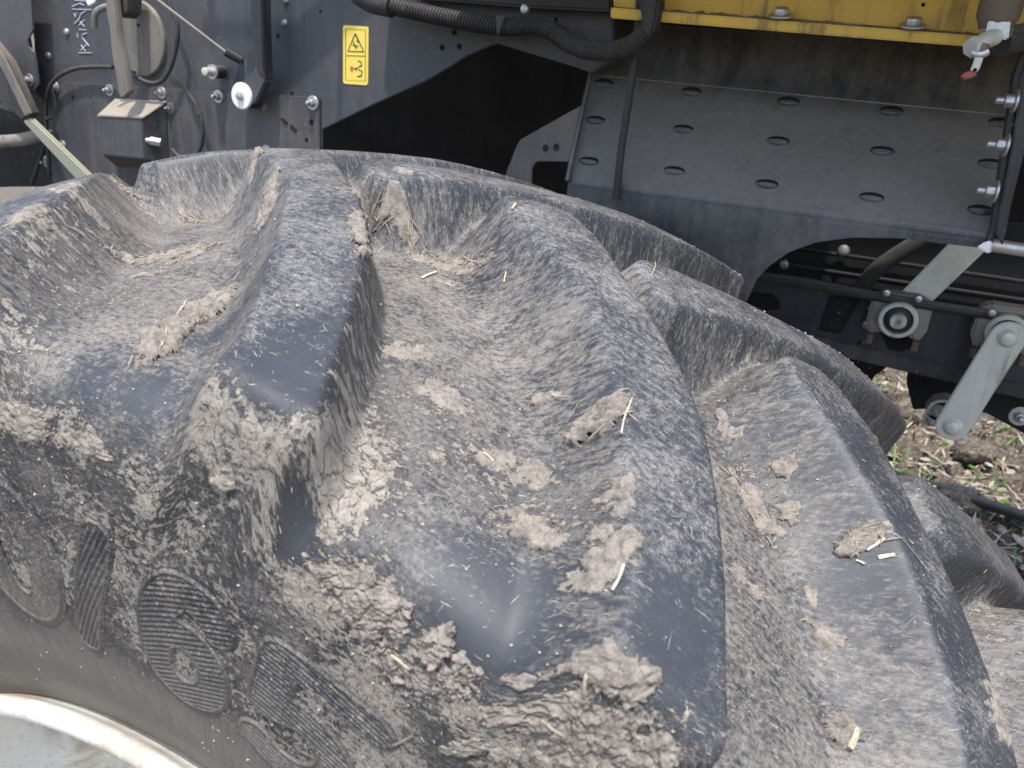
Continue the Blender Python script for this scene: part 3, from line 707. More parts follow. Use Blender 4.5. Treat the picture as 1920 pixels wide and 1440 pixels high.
for px, py in ((1296, 173), (1478, 191), (1671, 209), (1877, 231), (1281, 243), (1459, 265), (1654, 284), (1858, 308), (1264, 321), (1438, 346), (1634, 371), (1839, 395), (1132, 157), (1116, 226), (1104, 303)):
    loc, nm = ray(px, py, BG)
    if loc is None: continue
    nm = nm.normalized(); ex = Vector((1, 0, 0)); ex = (ex-nm*ex.dot(nm)).normalized(); ez = nm.cross(ex); ez = ez if ez.z > 0 else -ez
    # sheet pushed out below the slot
    V = []; F_ = []; a_, b_, h_ = .0135, .0065, .0042
    na, nb = 14, 5
    for i in range(na+1):
        for k in range(nb+1):
            ph = math.pi*i/na; t = k/nb
            x = -a_*math.cos(ph); z = -b_*math.sin(ph)*t; hh = h_*math.sin(ph)*(1-t*t)**.5
            V.append(loc+ex*x+ez*z+nm*(hh-.0002))
    for i in range(na):
        for k in range(nb): F_.append((i*(nb+1)+k, (i+1)*(nb+1)+k, (i+1)*(nb+1)+k+1, i*(nb+1)+k+1))
    sl = MB().add(V, F_).build('slot_lip', P_GUARD, guard)
    V = []; n = 18
    V = [loc+ex*a_*math.cos(2*math.pi*k/n)+ez*(max(math.sin(2*math.pi*k/n), -.2)*b_*1.0+.0010)+nm*.0006 for k in range(n)]; V2_ = [v-nm*.0012 for v in V]
    MB().add(V+V2_, [tuple(range(n)), tuple(range(2*n-1, n-1, -1))]+[(k, (k+1) % n, n+(k+1) % n, n+k) for k in range(n)]).build('slot', C_HOLE, guard)  # black patch for the dark inside the opening
# seam ledge with dust, folded side edge, vertical pipe
A = [ray(x, 150+(x-1200)*.0985, BG) for x in range(1130, 1886, 30)]
A = [l+n_*.0012 for l, n_ in A if l is not None]
MB().tube(A, .0010, 6).build('seam', P_DUSTY, HV)
tubepx('edge_fold', [(1116, 105, .565), (1094, 200, .522), (1072, 300, .462), (1064, 340, .446)], .0035, P_GUARD)
tubepx('stand_pipe', [(1202, -30, .44), (1194, 75, .44), (1180, 180, .44), (1165, 280, .44), (1155, 372, .44)], .0047, P_RUBH, n=14, label='thin upright dark pipe in front of the mud guard')
# --- yellow body
plate('yellow_panel', [(1150, -60), (2050, -60), (2050, 85), (1960, 76), (1820, 62), (1500, 37), (1240, 21), (1150, 12)], .452, P_YEL, th=.06, bevel=.001, label='dirty yellow body panel along the top')
hexa('yellow_lip', [(1145, 14, .425), (2050, 84, .425), (2050, 106, .425), (1145, 34, .425)], [(1145, 10, .60), (2050, 80, .60), (2050, 98, .60), (1145, 30, .60)], P_YEL, 'projecting yellow lip under the body panel')
MB().tube([at(x, 14+(x-1145)*.0773+random.uniform(-2, 1), .4245+.022) for x in range(1235, 1960, 9)], [random.uniform(.0006, .0034) for x in range(1235, 1960, 9)], 6).build('packed_dirt', P_BROWN, HV)
washer_bolt(1464, 31, .43, 1.0, axis=(0, -.25, .97), wr=.013, shank=False); washer_bolt(1711, 50, .43, 1.0, axis=(0, -.25, .97), wr=.013, shank=False)
hole(1731, 9, .4518, .002)
# --- side bracket with three nuts
plate('side_bracket', [(1955, 60), (1918, 140), (1893, 300), (1866, 436), (1880, 462), (1896, 385), (1925, 270), (1980, 200)], .43, P_DARK, th=.006, bevel=.0015, label='dark upright bracket at the right edge')
plate('side_flange', [(1955, 40), (1912, 150), (1890, 290), (1872, 420), (1858, 452), (1848, 462), (1860, 420), (1880, 290), (1902, 140), (1945, 30)], .44, P_DARK, th=.03, bevel=.001)
for x, y in ((1905, 190), (1888, 273), (1868, 360)):
    washer_bolt(x, y, .428, 1.15, axis=(-1, -.12, 0), wr=.010)
plate('twig', [(1868, 165), (1872, 160), (1880, 180), (1900, 160), (1903, 164), (1888, 195), (1876, 200), (1864, 185)], .47, P_BROWN, th=.004, bevel=.001)
# --- tap
vc = at(1874, 20, .36)
vz = np.array([0, 0, 1.0])
tp = MB().lathe(vc+vz*.045, (0, 0, -1), [(0, .018), (.050, .018), (.056, .015), (.062, .013)], 24).build('tap_collar', P_BROWN, HV, bevel=.001); tp['label'] = 'brown threaded collar above the steel tap'
MB().lathe(at(1874, 22, .36), (0, 0, -1), [(0, .0125), (.016, .0125), (.017, .010)], 24).build('tap_neck', P_ZINC, HV)
hexa('tap_body', [(1853, 36, .345), (1895, 38, .345), (1890, 75, .345), (1845, 72, .345)], [(1862, 34, .372), (1904, 36, .372), (1899, 71, .372), (1856, 69, .372)], P_BRIGHT, 'square zinc tap body', bevel=.0015)
tubepx('tap_barrel', [(1866, 68, .350), (1848, 76, .342), (1828, 87, .334)], .0075, P_ZINC, sub=1, n=20)
tubepx('tap_nut', [(1829, 86, .332), (1819, 91, .328)], .0088, P_ZINC, sub=1, n=6)
tubepx('tap_stem', [(1842, 84, .332), (1836, 104, .330)], .0065, P_BROWN, sub=1)
tubepx('wing_nut', [(1824, 100, .328), (1838, 103, .326), (1851, 97, .328)], .0035, P_BRIGHT, sub=3)
plate('tap_lever', [(1829, 104), (1845, 106), (1838, 126), (1832, 137), (1818, 134), (1824, 120)], .323, P_ZINC, th=.003)
plate('tap_grip', [(1818, 132), (1834, 136), (1826, 146), (1812, 149), (1800, 146), (1804, 139)], .322, P_RED, th=.005, label='faded red plastic grip of the tap')
hole(1828, 131, .3228, .0016)
tubepx('hose', [(1875, 80, .375), (1900, 74, .385), (1960, 60, .41)], .0125, P_RUBH, n=18, label='black rubber hose leaving the tap')
# --- lower right: beam, belt bar, bearings, links
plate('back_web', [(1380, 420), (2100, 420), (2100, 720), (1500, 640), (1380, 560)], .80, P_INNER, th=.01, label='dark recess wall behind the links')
for k, (a, b) in enumerate((((1440, 458), (2000, 540)), ((1400, 486), (2000, 575)))):
    tubepx('rib', [(a[0], a[1], .79), (b[0], b[1], .79)], .0032, P_INNER, sub=1)  # near-black paint stands in for shade on the ribs
plate('beam', [(1330, 520), (1440, 530), (2100, 628), (2100, 760), (1920, 738), (1590, 655), (1400, 600)], .66, P_BEAM, th=.006, bevel=.0015, label='blue-black steel beam carrying the bearings')
hexa('beam_flange', [(1400, 600, .655), (2100, 764, .655), (2100, 790, .655), (1400, 628, .655)], [(1400, 596, .76), (2100, 758, .76), (2100, 780, .76), (1400, 620, .76)], P_DARK)
tubepx('belt_bar', [(1380, 515, .62), (1500, 528, .62), (1700, 566, .62), (2050, 618, .62)], .0068, P_RUBH, n=10, label='dark rounded bar running across the beam')
plate('dark_patch_plate', [(1556, 553), (1615, 560), (1575, 628), (1535, 620)], .657, P_INNER, th=.003)
plate('painted_cut', [(1412, 548), (1445, 550), (1460, 562), (1462, 580), (1440, 582), (1400, 570)], .6585, C_HOLE, th=.001, bevel=0)
plate('zinc_bar', [(1678, 560), (1795, 440), (1860, 440), (1848, 470), (1738, 575)], .645, P_ZINC, th=.005, bevel=.001, label='wide pale zinc-plated bar slanting up to the guard')
hexa('zinc_bracket', [(1830, 464, .43), (1848, 452, .43), (1860, 452, .43), (1853, 476, .43)], [(1834, 464, .45), (1850, 452, .45), (1864, 452, .45), (1858, 476, .45)], P_WHITE)
tubepx('chrome_rod', [(1856, 459, .45), (2050, 488, .47)], .0072, P_BRIGHT, sub=1, n=16, label='bright steel rod at the right edge')
tubepx('inner_hose', [(1560, 620, .72), (1612, 545, .72), (1650, 500, .72), (1725, 452, .72), (1820, 405, .72)], .012, P_RUBH, n=12)
for x, y, Y, s in ((1582, 470, .79, 1.5), (1471, 496, .79, 1.3), (1626, 609, .657, 1.2), (1634, 577, .657, .9), (1662, 549, .61, .9), (1722, 560, .61, .9), (1860, 586, .61, .9)):
    screw(x, y, Y, s)
hole(1611, 643, .6578, .003)
def bearing(px, py, Y, with_lever=False, label=None):
    c = np.array(at(px, py, Y)); b = MB(); s = .0305
    blk = [(-1.25, -.35), (-1.2, .75), (-.8, 1.05), (.8, 1.05), (1.25, .75), (1.25, -.4), (1.0, -.95), (.7, -.75), (-.7, -.75), (-1.0, -.95)]
    P = [c+np.array([x*s, 0, z*s]) for x, z in blk]
    o = MB().prism(P, (0, .03, 0)).build('bearing_block', P_CAST, HV, bevel=.003)
    if label: o['label'] = label
    MB().lathe(c+np.array([0, -.001, 0]), (0, -1, 0), [(0, .0245), (.010, .0245), (.012, .0225), (.012, .019), (.004, .0185)], 36).build('bearing_ring', P_ZINC, o)
    MB().lathe(c+np.array([0, -.0055, 0]), (0, -1, 0), [(0, .018), (.001, .018), (.003, .014), (.003, .008)], 32).build('seal', P_RUBH, o)
    MB().lathe(c+np.array([0, -.009, 0]), (0, -1, 0), [(0, .0105), (.010, .0105), (.012, .009), (.012, .003), (.007, .002)], 24).build('shaft_end', P_ZINC, o, bevel=.0004)
    for sx in (-1, 1): MB().lathe(c+np.array([sx*.029, .012, -.030]), (0, 0, -1), [(0, .0045), (.014, .0045), (.014, .002)], 6).build('stud', P_BROWN, o)
    return o
bearing(1684, 597, .618, label='cast bearing housing with round shaft end below the zinc bar')
bearing(1886, 622, .618, label='cast bearing housing behind the link arm')
plate('relief', [(1650, 622), (1720, 630), (1712, 652), (1690, 660), (1665, 655)], .6588, C_HOLE, th=.001, bevel=0)
def link_arm(name, a, b, Y, wpx, mat, label=None):
    A, B = at(*a, Y), at(*b, Y); d = (B-A); L = np.linalg.norm(d); d /= L; n = np.array([-d[2], 0, d[0]])
    n = n/np.linalg.norm(n); w_ = wpx; P = []
    for k in range(9): an = math.pi*k/8; P.append(B+n*w_*math.cos(an)+d*w_*math.sin(an))
    for k in range(9): an = math.pi*k/8; P.append(A-n*w_*math.cos(an)-d*w_*math.sin(an))
    o = MB().prism(P, (0, .008, 0)).build(name, mat, HV, bevel=.0015)
    if label: o['label'] = label
    for q in (A, B):
        MB().lathe(q, (0, -1, 0), [(0, .0115), (.002, .0115), (.004, .009), (.006, .008), (.0075, .004)], 24).build('rivet', P_ZINC, o)
    return o
link_arm('link_arm', (1890, 634), (1786, 800), .585, .0205, P_ZINC, 'flat pale zinc link arm reaching down to the right of the tyre')
plate('lower_bracket', [(1735, 770), (1750, 752), (1775, 748), (1830, 770), (1815, 800), (1770, 806), (1740, 795)], .64, P_DARK, th=.03, label='dark bracket around the lower end of the link arm')
tubepx('bracket_edge', [(1732, 800, .638), (1733, 782, .638), (1748, 757, .638), (1772, 752, .638), (1790, 762, .638)], .0022, P_ZINC, sub=2)
tubepx('bracket_edge', [(1828, 770, .62), (1840, 778, .62), (1822, 800, .62)], .0022, P_ZINC, sub=1)
washer_bolt(1757, 773, .638, 1.0); washer_bolt(1745, 788, .638, .8); washer_bolt(1912, 780, .66, 1.2)
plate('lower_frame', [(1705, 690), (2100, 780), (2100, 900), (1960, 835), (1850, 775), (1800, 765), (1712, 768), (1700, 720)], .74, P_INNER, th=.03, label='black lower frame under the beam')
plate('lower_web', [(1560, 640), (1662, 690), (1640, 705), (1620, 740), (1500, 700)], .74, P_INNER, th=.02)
tubepx('pale_stay', [(1418, 510, .47), (1397, 552, .47), (1380, 590, .47)], .005, P_ZINC, sub=1)

# unseen bars added overhead to throw shadow bands on the left plate
SH = np.array(SUNV)
def add_shadow_bar(a, b, wpx, t, mat=P_DARK):
    A = at(*a, .55)+SH*t; B = at(*b, .55)+SH*t; MB().tube([A, B], wpx*.00082/2, 4).build('shadow_bar', mat, HV)
add_shadow_bar((720, -60), (484, 172), 44, .30); add_shadow_bar((380, 55), (640, 64), 15, .42); add_shadow_bar((640, 60), (636, 255), 15, .50); add_shadow_bar((392, -60), (398, 70), 22, .40)
# ------------------------------------------------------------------ wheel rim
def rim_mat():
    m = NT('white_rim_paint_stained'); pos = m.n('ShaderNodeTexCoord').outputs['Object']
    n1 = m.noise(pos, 9, 6, .6, .8); n2 = m.noise(m.vscale(pos, (1.2, 1, .5), 0), 26, 6, .65, .5); n3 = m.noise(pos, 160, 5, .65)
    st_ = m.mul(m.ramp(n1, .42, .58), m.ramp(n2, .35, .65, .35, 1.0))
    c = m.mix(m.mul(st_, .75), rgb(.74, .73, .66), rgb(.36, .26, .14))
    c = m.mix(m.mul(m.ramp(n3, .54, .66), .32), c, rgb(.28, .26, .22))
    return m.fin(c, m.add(.55, m.mul(st_, .25)), m.bump(n3, .2, .0006))
def ring_mesh(profile, n, mat, name, parent):
    P = np.array(profile); th = np.arange(n)/n*2*math.pi
    V = np.stack([P[:, 1][:, None]*np.sin(th), np.broadcast_to(P[:, 0][:, None], (len(P), n)), P[:, 1][:, None]*np.cos(th)], -1)
    me = np_mesh(name, V.reshape(-1, 3), grid_faces(len(P), n, wrap=True)); o = link(name, me, mat, parent); return o
M_RIM = rim_mat()
pr = catmull([(-.236, .3545), (-.250, .3600), (-.2600, .3690), (-.2670, .3700), (-.2710, .3640), (-.2690, .3560), (-.2600, .3490), (-.2450, .3440)], 6).tolist()
pr2 = catmull([(-.2450, .3440), (-.225, .340), (-.200, .334), (-.175, .322), (-.165, .300), (-.150, .27), (-.118, .25), (-.105, .225), (-.10, .12), (-.10, .0)], 6).tolist()
rim = ring_mesh(pr, 256, M_RIM, 'rim', wheel)
ring_mesh(pr2, 256, M_RIM, 'wheel_disc', wheel)
ring_mesh(catmull([(-.10, .335), (.1, .33), (.236, .345)], 4).tolist(), 128, M_RIM, 'rim_barrel', rim)
rim['label'] = 'white painted rim flange with brown stains'
# ------------------------------------------------------------------ raised lettering on the sidewall
def sidewall(th, r):
    """point and outward normal of the near sidewall"""
    i = np.argsort(Bp[24*6:, 1]); rs = Bp[24*6:, 1][i]; ys = Bp[24*6:, 0][i]
    return np.interp(r, rs, ys)
def seg_sd(X, Z, pts):
    best = np.full(X.shape, 1e9)
    for (ax, az), (bx, bz) in zip(pts[:-1], pts[1:]):
        dx, dz = bx-ax, bz-az; L = dx*dx+dz*dz+1e-12; t = np.clip(((X-ax)*dx+(Z-az)*dz)/L, 0, 1)
        best = np.minimum(best, np.hypot(X-ax-t*dx, Z-az-t*dz))
    return best
def ell(cx, cz, a, b, t0=0, t1=360, n=40):
    return [(cx+a*math.cos(R_(t)), cz+b*math.sin(R_(t))) for t in np.linspace(t0, t1, n)]
W_ = .0122       # half stroke
GLY = {
 '0': lambda X, Z: np.maximum(np.hypot(X/.0400, Z/.0550)-1, 1-np.hypot(X/.0115, Z/.0300))*.026,
 '/': lambda X, Z: seg_sd(X, Z, [(-.013, -.044), (.014, .044)])-.0115,
 '6': None, '5': None}
def gly6(X, Z):
    bowl = np.hypot(X/.0345, (Z+.0190)/.0350)-1; hole_ = 1-np.hypot(X/.0105, (Z+.0190)/.0125)
    a = np.maximum(bowl*.034, hole_*.011)
    s = seg_sd(X, Z, catmull([(-.0215, -.018), (-.0205, .012), (-.006, .036), (.012, .037), (.021, .026)], 8).tolist())-.0130
    return np.minimum(a, s)
def gly5(X, Z):
    X = X/1.22
    s1 = seg_sd(X, Z, [(-.018, .0425), (.026, .0425)])-.0105
    s2 = seg_sd(X, Z, [(-.0185, .040), (-.0205, .000)])-.0110
    s3 = seg_sd(X, Z, catmull([(-.020, .000), (.000, .008), (.018, -.002), (.021, -.020), (.010, -.037), (-.008, -.041), (-.022, -.034)], 8).tolist())-.0110
    return np.minimum(np.minimum(s1, s2), s3)
GLY['6'] = gly6; GLY['5'] = gly5
def letter(ch, thc, rc, wx, hz, rib_deg, lab):
    d = .00075; xs = np.arange(-wx, wx, d); zs = np.arange(-hz, hz, d); X, Z = np.meshgrid(xs, zs)
    sd = GLY[ch](X, Z)
    # 1.1 mm high body: border bead + ribs inside
    wedge = sstep(.0012, -.0012, sd) if False else np.clip((.0010-sd)/.0020, 0, 1)
    bead = np.exp(-((sd+.0012)/.0011)**2)
    a = R_(rib_deg); ph = (X*math.cos(a+math.pi/2)+Z*math.sin(a+math.pi/2))
    rib = (.5+.5*np.sin(2*math.pi*ph/.0034+.6*np.sin(X*90)))**1.3*np.clip((-sd-.0022)/.0012, 0, 1)
    h = wedge*.0004+bead*.0011+rib*.0010-.0003
    th = R_(thc)+X/rc; r = rc+Z
    y = sidewall(th, r)
    base = build_xyz(y, r, th)-np.array([0, 0, H])
    u_, v_ = np.interp(r, Bp[24*6:, 1][::-1], arc[24*6:][::-1]), th
    dy = np.gradient(y, axis=0)/d; nrm = np.stack([-0*th, -np.ones_like(y), np.zeros_like(y)], -1)
    nr_ = dy; nrm = np.stack([nr_*np.sin(th), -np.ones_like(y), nr_*np.cos(th)], -1); nrm /= np.linalg.norm(nrm, axis=-1, keepdims=True)
    uu = th*RU; und_ = np.interp(uu, TH*RU, np.arange(len(TH)))
    P = base+nrm*(h+.0005)[..., None]
    keep = sd < .0016
    nr2, nc2 = X.shape; F = grid_faces(nr2, nc2); ok = keep.reshape(-1)[F].all(1); F = F[ok]
    used, inv = np.unique(F.ravel(), return_inverse=True)
    uv = np.stack([uu, u_], -1).reshape(-1, 2)[used]
    z_ = np.interp(u_.reshape(-1)[used], VR, mud.mean(1)); lw = np.interp(u_.reshape(-1)[used], [.43, .50], [0, 1])
    me = np_mesh('raised_character', P.reshape(-1, 3)[used], inv.reshape(-1, 4)[:, ::-1], uv=uv, attrs={'mud': z_*.45, 'clean': 0*z_, 'low': lw*.6, 'top': 0*z_})
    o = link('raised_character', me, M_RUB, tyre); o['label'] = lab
    return o
letter('0', -3.4, .526, .048, .060, 100, 'raised ribbed digit 0 on the sidewall')
letter('/', 3.6, .522, .030, .056, 62, 'raised ribbed slash on the sidewall')
letter('6', 11.6, .522, .042, .060, 30, 'raised ribbed digit 6 on the sidewall')
letter('5', 20.8, .520, .050, .062, -6, 'raised ribbed digit 5 on the sidewall')
# moulding whiskers and ring line on the sidewall
def sw_pt(px, py, off=0.0):
    # solve for radius/angle on the sidewall under this spot
    Y = -.28
    for _ in range(12):
        q = at(px, py, Y); r = math.hypot(q[0], q[2]-H); th = math.atan2(q[0], q[2]-H); Y = float(sidewall(th, r))
    return np.array([q[0], Y-off, q[2]-H])
def whisker(a, b):
    A, B = sw_pt(*a, .0002), sw_pt(*b, .002); MD = (A+B)/2+np.array([0, -.002, 0])
    MB().tube([A, MD, B], [.0007, .0006, .0004], 5).build('rubber_whisker', M_RUB, tyre)
for a, b in (((120, 1182), (142, 1162)), ((100, 1236), (124, 1214)), ((215, 1233), (242, 1213)), ((92, 1272), (108, 1252)), ((246, 1306), (266, 1288)), ((393, 1425), (418, 1396)), ((302, 1394), (318, 1380)), ((207, 1142), (228, 1124)), ((250, 1040), (270, 1026)), ((350, 1398), (362, 1386))):
    whisker(a, b)
# ------------------------------------------------------------------ ground
def ground_mat():
    m = NT('soil_with_straw'); pos = m.n('ShaderNodeNewGeometry').outputs['Position']
    n1 = m.noise(pos, 9, 8, .65, .4); n2 = m.noise(pos, 60, 7, .7, .5); n3 = m.noise(m.vscale(pos, (30, 200, 30), .6), 1, 4, .6, .5)
    c = m.mix(m.ramp(n2, .35, .68), rgb(.050, .038, .030), rgb(.26, .205, .155))
    c = m.mix(m.ramp(n3, .56, .66), c, rgb(.42, .35, .24)); c = m.mix(m.mul(m.ramp(n1, .55, .68), .5), c, rgb(.10, .15, .04))
    return m.fin(c, .9, m.bump(m.add(n2, n1), .8, .012))
nx = 340; xs = np.linspace(-.2, 2.4, nx); ys = np.linspace(1.4, 6.0, nx); X, Y_ = np.meshgrid(xs, ys)
Zg = (fbm(X*5, Y_*5, 61, 5)-.5)*.16+(.5-np.abs(fbm(X*17, Y_*17, 71, 4)-.5)*4)*.075+.03
edge = np.minimum(np.minimum(sstep(-.2, .0, X), 1-sstep(2.2, 2.4, X)), np.minimum(sstep(1.4, 1.6, Y_), 1-sstep(5.7, 6.0, Y_)))
me = np_mesh('field_soil', np.stack([X, Y_, Zg*edge-.0+(.004)], -1).reshape(-1, 3), grid_faces(nx, nx)); M_SOIL = ground_mat()
tag(link('soil', me, M_SOIL), kind='structure')
gs = bpy.data.meshes.new('ground'); gs.from_pydata([(-300, -300, -.03), (300, -300, -.03), (300, 300, -.03), (-300, 300, -.03)], [], [(0, 1, 2, 3)])
tag(link('far_ground', gs, M_SOIL), kind='structure')

GP = np.stack([X, Y_, Zg*edge+.004], -1)
def gz(x, y):
    i = np.clip(np.round((y-1.4)/4.6*(nx-1)).astype(int), 0, nx-1); j = np.clip(np.round((x+.2)/2.6*(nx-1)).astype(int), 0, nx-1); return GP[i, j, 2]
def leafy(name, n, seed, mats, lo, hi, wmin, wmax, upright, lab=None):
    rs = np.random.RandomState(seed); x = rs.uniform(.35, 1.9, n); y = rs.uniform(1.7, 5.2, n); L = rs.uniform(lo, hi, n); a = rs.uniform(0, 2*math.pi, n)
    el = rs.uniform(*upright, n); wd = rs.uniform(wmin, wmax, n)
    d = np.stack([np.cos(a)*np.cos(el), np.sin(a)*np.cos(el), np.sin(el)], -1); s_ = np.stack([-np.sin(a), np.cos(a), 0*a], -1); up = np.cross(s_, d)
    b0 = np.stack([x, y, gz(x, y)+.002], -1); Vs = []
    for t, k in ((0, .35), (.4, 1.0), (.75, .8), (1.0, .08)):
        c = b0+d*(L*t)[:, None]-np.stack([0*x, 0*x, L*t*t*.35*np.clip(el, 0, 1)], -1)
        Vs += [c-s_*(wd*k)[:, None], c+up*(wd*k*.35)[:, None]+.0, c+s_*(wd*k)[:, None]]
    V_ = np.stack(Vs, 1).reshape(-1, 3); q = []
    for t in range(3):
        q += [[t*3, t*3+1, t*3+4, t*3+3], [t*3+1, t*3+2, t*3+5, t*3+4]]
    F_ = (np.arange(n)[:, None, None]*12+np.array(q)[None]).reshape(-1, 4)
    o = link(name, np_mesh(name, V_, F_), mats); tag(o, kind='stuff'); return o
def leafmat(name, a, b):
    m = NT(name); pos = m.n('ShaderNodeNewGeometry').outputs['Position']; n = m.noise(pos, 23, 3, .6)
    return m.fin(m.mix(m.ramp(n, .4, .6), rgb(*a), rgb(*b)), .55)
leafy('grass', 750, 1, leafmat('grass_green', (.06, .13, .02), (.14, .24, .045)), .05, .16, .003, .007, (.5, 1.4))
leafy('weeds', 700, 2, leafmat('weed_green', (.09, .19, .03), (.17, .28, .06)), .02, .05, .008, .016, (.1, .9))
leafy('straw_litter', 1900, 3, leafmat('litter_straw', (.45, .37, .24), (.62, .54, .40)), .05, .22, .002, .005, (0, .12))
leafy('dry_leaf_litter', 1500, 4, leafmat('litter_leaf', (.30, .23, .17), (.50, .41, .33)), .03, .08, .010, .022, (0, .7))
h_ = MB().tube([(.2+.45*k, 2.86-.10*k+.03*math.sin(k), .075) for k in range(6)], .022, 14).build('ground_hose', P_RUBH, None, loc=(1.3, 2.6, .06))
tag(h_, 'black hose lying across the weedy soil beyond the wheel', 'hose')

M_CLOD = ground_mat()
def clod(x, y, sx, sy, sz, seed, lab):
    th = np.linspace(0, 2*math.pi, 41)[:-1]; ph = np.linspace(-.5*math.pi, .5*math.pi, 21); A, B = np.meshgrid(th, ph)
    d = np.stack([np.cos(B)*np.cos(A), np.cos(B)*np.sin(A), np.sin(B)], -1)
    f = 1+.75*(fbm(d[..., 0]*2.2+seed, d[..., 1]*2.2+d[..., 2]*1.7, 500+seed, 4)-.5)+.25*(np.abs(fbm(d[..., 0]*7+9, d[..., 2]*7+d[..., 1]*5+9, 520+seed, 3)-.5))
    V_ = d*f[..., None]*np.array([sx, sy, sz]); z = float(gz(np.array([x]), np.array([y]))[0])
    o = link('soil_clod', np_mesh('soil_clod', V_.reshape(-1, 3), grid_faces(21, 40, wrap=True)), M_CLOD, loc=(x, y, z+sz*.35)); tag(o, lab, 'soil clod', 'clods of soil beside the machine')
clod(.80, 3.55, .15, .12, .10, 1, 'largest brown soil clod, standing left of the lower end of the link arm')
clod(1.02, 3.2, .09, .08, .05, 2, 'smaller soil clod below the lower end of the link arm')
clod(.93, 2.75, .13, .09, .045, 3, 'flat soil clod just beyond the tyre, next to the black hose')
clod(1.30, 3.4, .12, .10, .05, 4, 'soil clod at the right edge of the picture among straw')
# ------------------------------------------------------------------ dried mud clumps and straw lying on the tyre
def surf(u, v):
    """point and normal of the finished tyre surface"""
    r = np.interp(v, VR, np.arange(len(VR))); c = np.interp(u/RU, TH, np.arange(len(TH)))
    r0 = np.clip(np.floor(r).astype(int), 0, NRW-2); c0 = np.clip(np.floor(c).astype(int), 0, NC-2); fr = (r-r0)[..., None]; fc = (c-c0)[..., None]
    def bi(A): return (A[r0, c0]*(1-fc)+A[r0, c0+1]*fc)*(1-fr)+(A[r0+1, c0]*(1-fc)+A[r0+1, c0+1]*fc)*fr
    n = bi(N1); return bi(P1), n/np.linalg.norm(n, axis=-1, keepdims=True)
def mud_material():
    m = NT('dried_mud'); pos = m.n('ShaderNodeNewGeometry').outputs['Position']
    n1 = m.noise(pos, 140, 6, .7, .4); n2 = m.noise(pos, 900, 4, .7); n3 = m.noise(m.vscale(pos, (500, 1400, 700), .6), 1, 3, .6, .4)
    c = m.mix(m.ramp(n1, .32, .68), rgb(.20, .174, .148), rgb(.39, .343, .292))
    c = m.mix(m.ramp(n2, .55, .72), c, rgb(.50, .45, .38)); c = m.mix(m.mul(m.ramp(n3, .60, .70), .6), c, rgb(.55, .50, .38))
    c = m.mix(m.mul(m.ramp(n2, .40, .30), .6), c, rgb(.10, .085, .07))
    return m.fin(c, .93, m.bump(m.add(n1, m.mul(n2, .6)), 1.0, .0016), spec=.2)
M_MUD = mud_material()
def straw_material(name, a, b):
    m = NT(name); pos = m.n('ShaderNodeNewGeometry').outputs['Position']; n = m.noise(pos, 260, 4, .6)
    return m.fin(m.mix(m.ramp(n, .35, .65), rgb(*a), rgb(*b)), .6, m.bump(n, .3, .0004))
M_STR = straw_material('pale_straw', (.50, .45, .33), (.36, .30, .20)); M_STW = straw_material('bleached_straw', (.66, .63, .52), (.48, .44, .33)); M_TWIG = straw_material('dull_straw', (.40, .34, .25), (.26, .21, .15))
def stick(b, rs, u, v, ang, L, r, lift=.0006, flat_=.5):
    t = np.linspace(-.5, .5, 5); uu = u+np.cos(ang)*t*L; vv = v+np.sin(ang)*t*L+.06*L*np.cos(t*3)*rs.uniform(-1, 1)
    P, N = surf(uu, vv); tilt = rs.uniform(0, 1)*.0012
    P = P+N*(lift+tilt*np.linspace(0, 1, 5))[:, None]
    rr = r*np.array([.45, 1, 1, .9, .35]); b.tube([tuple(p) for p in P], rr.tolist(), 5)
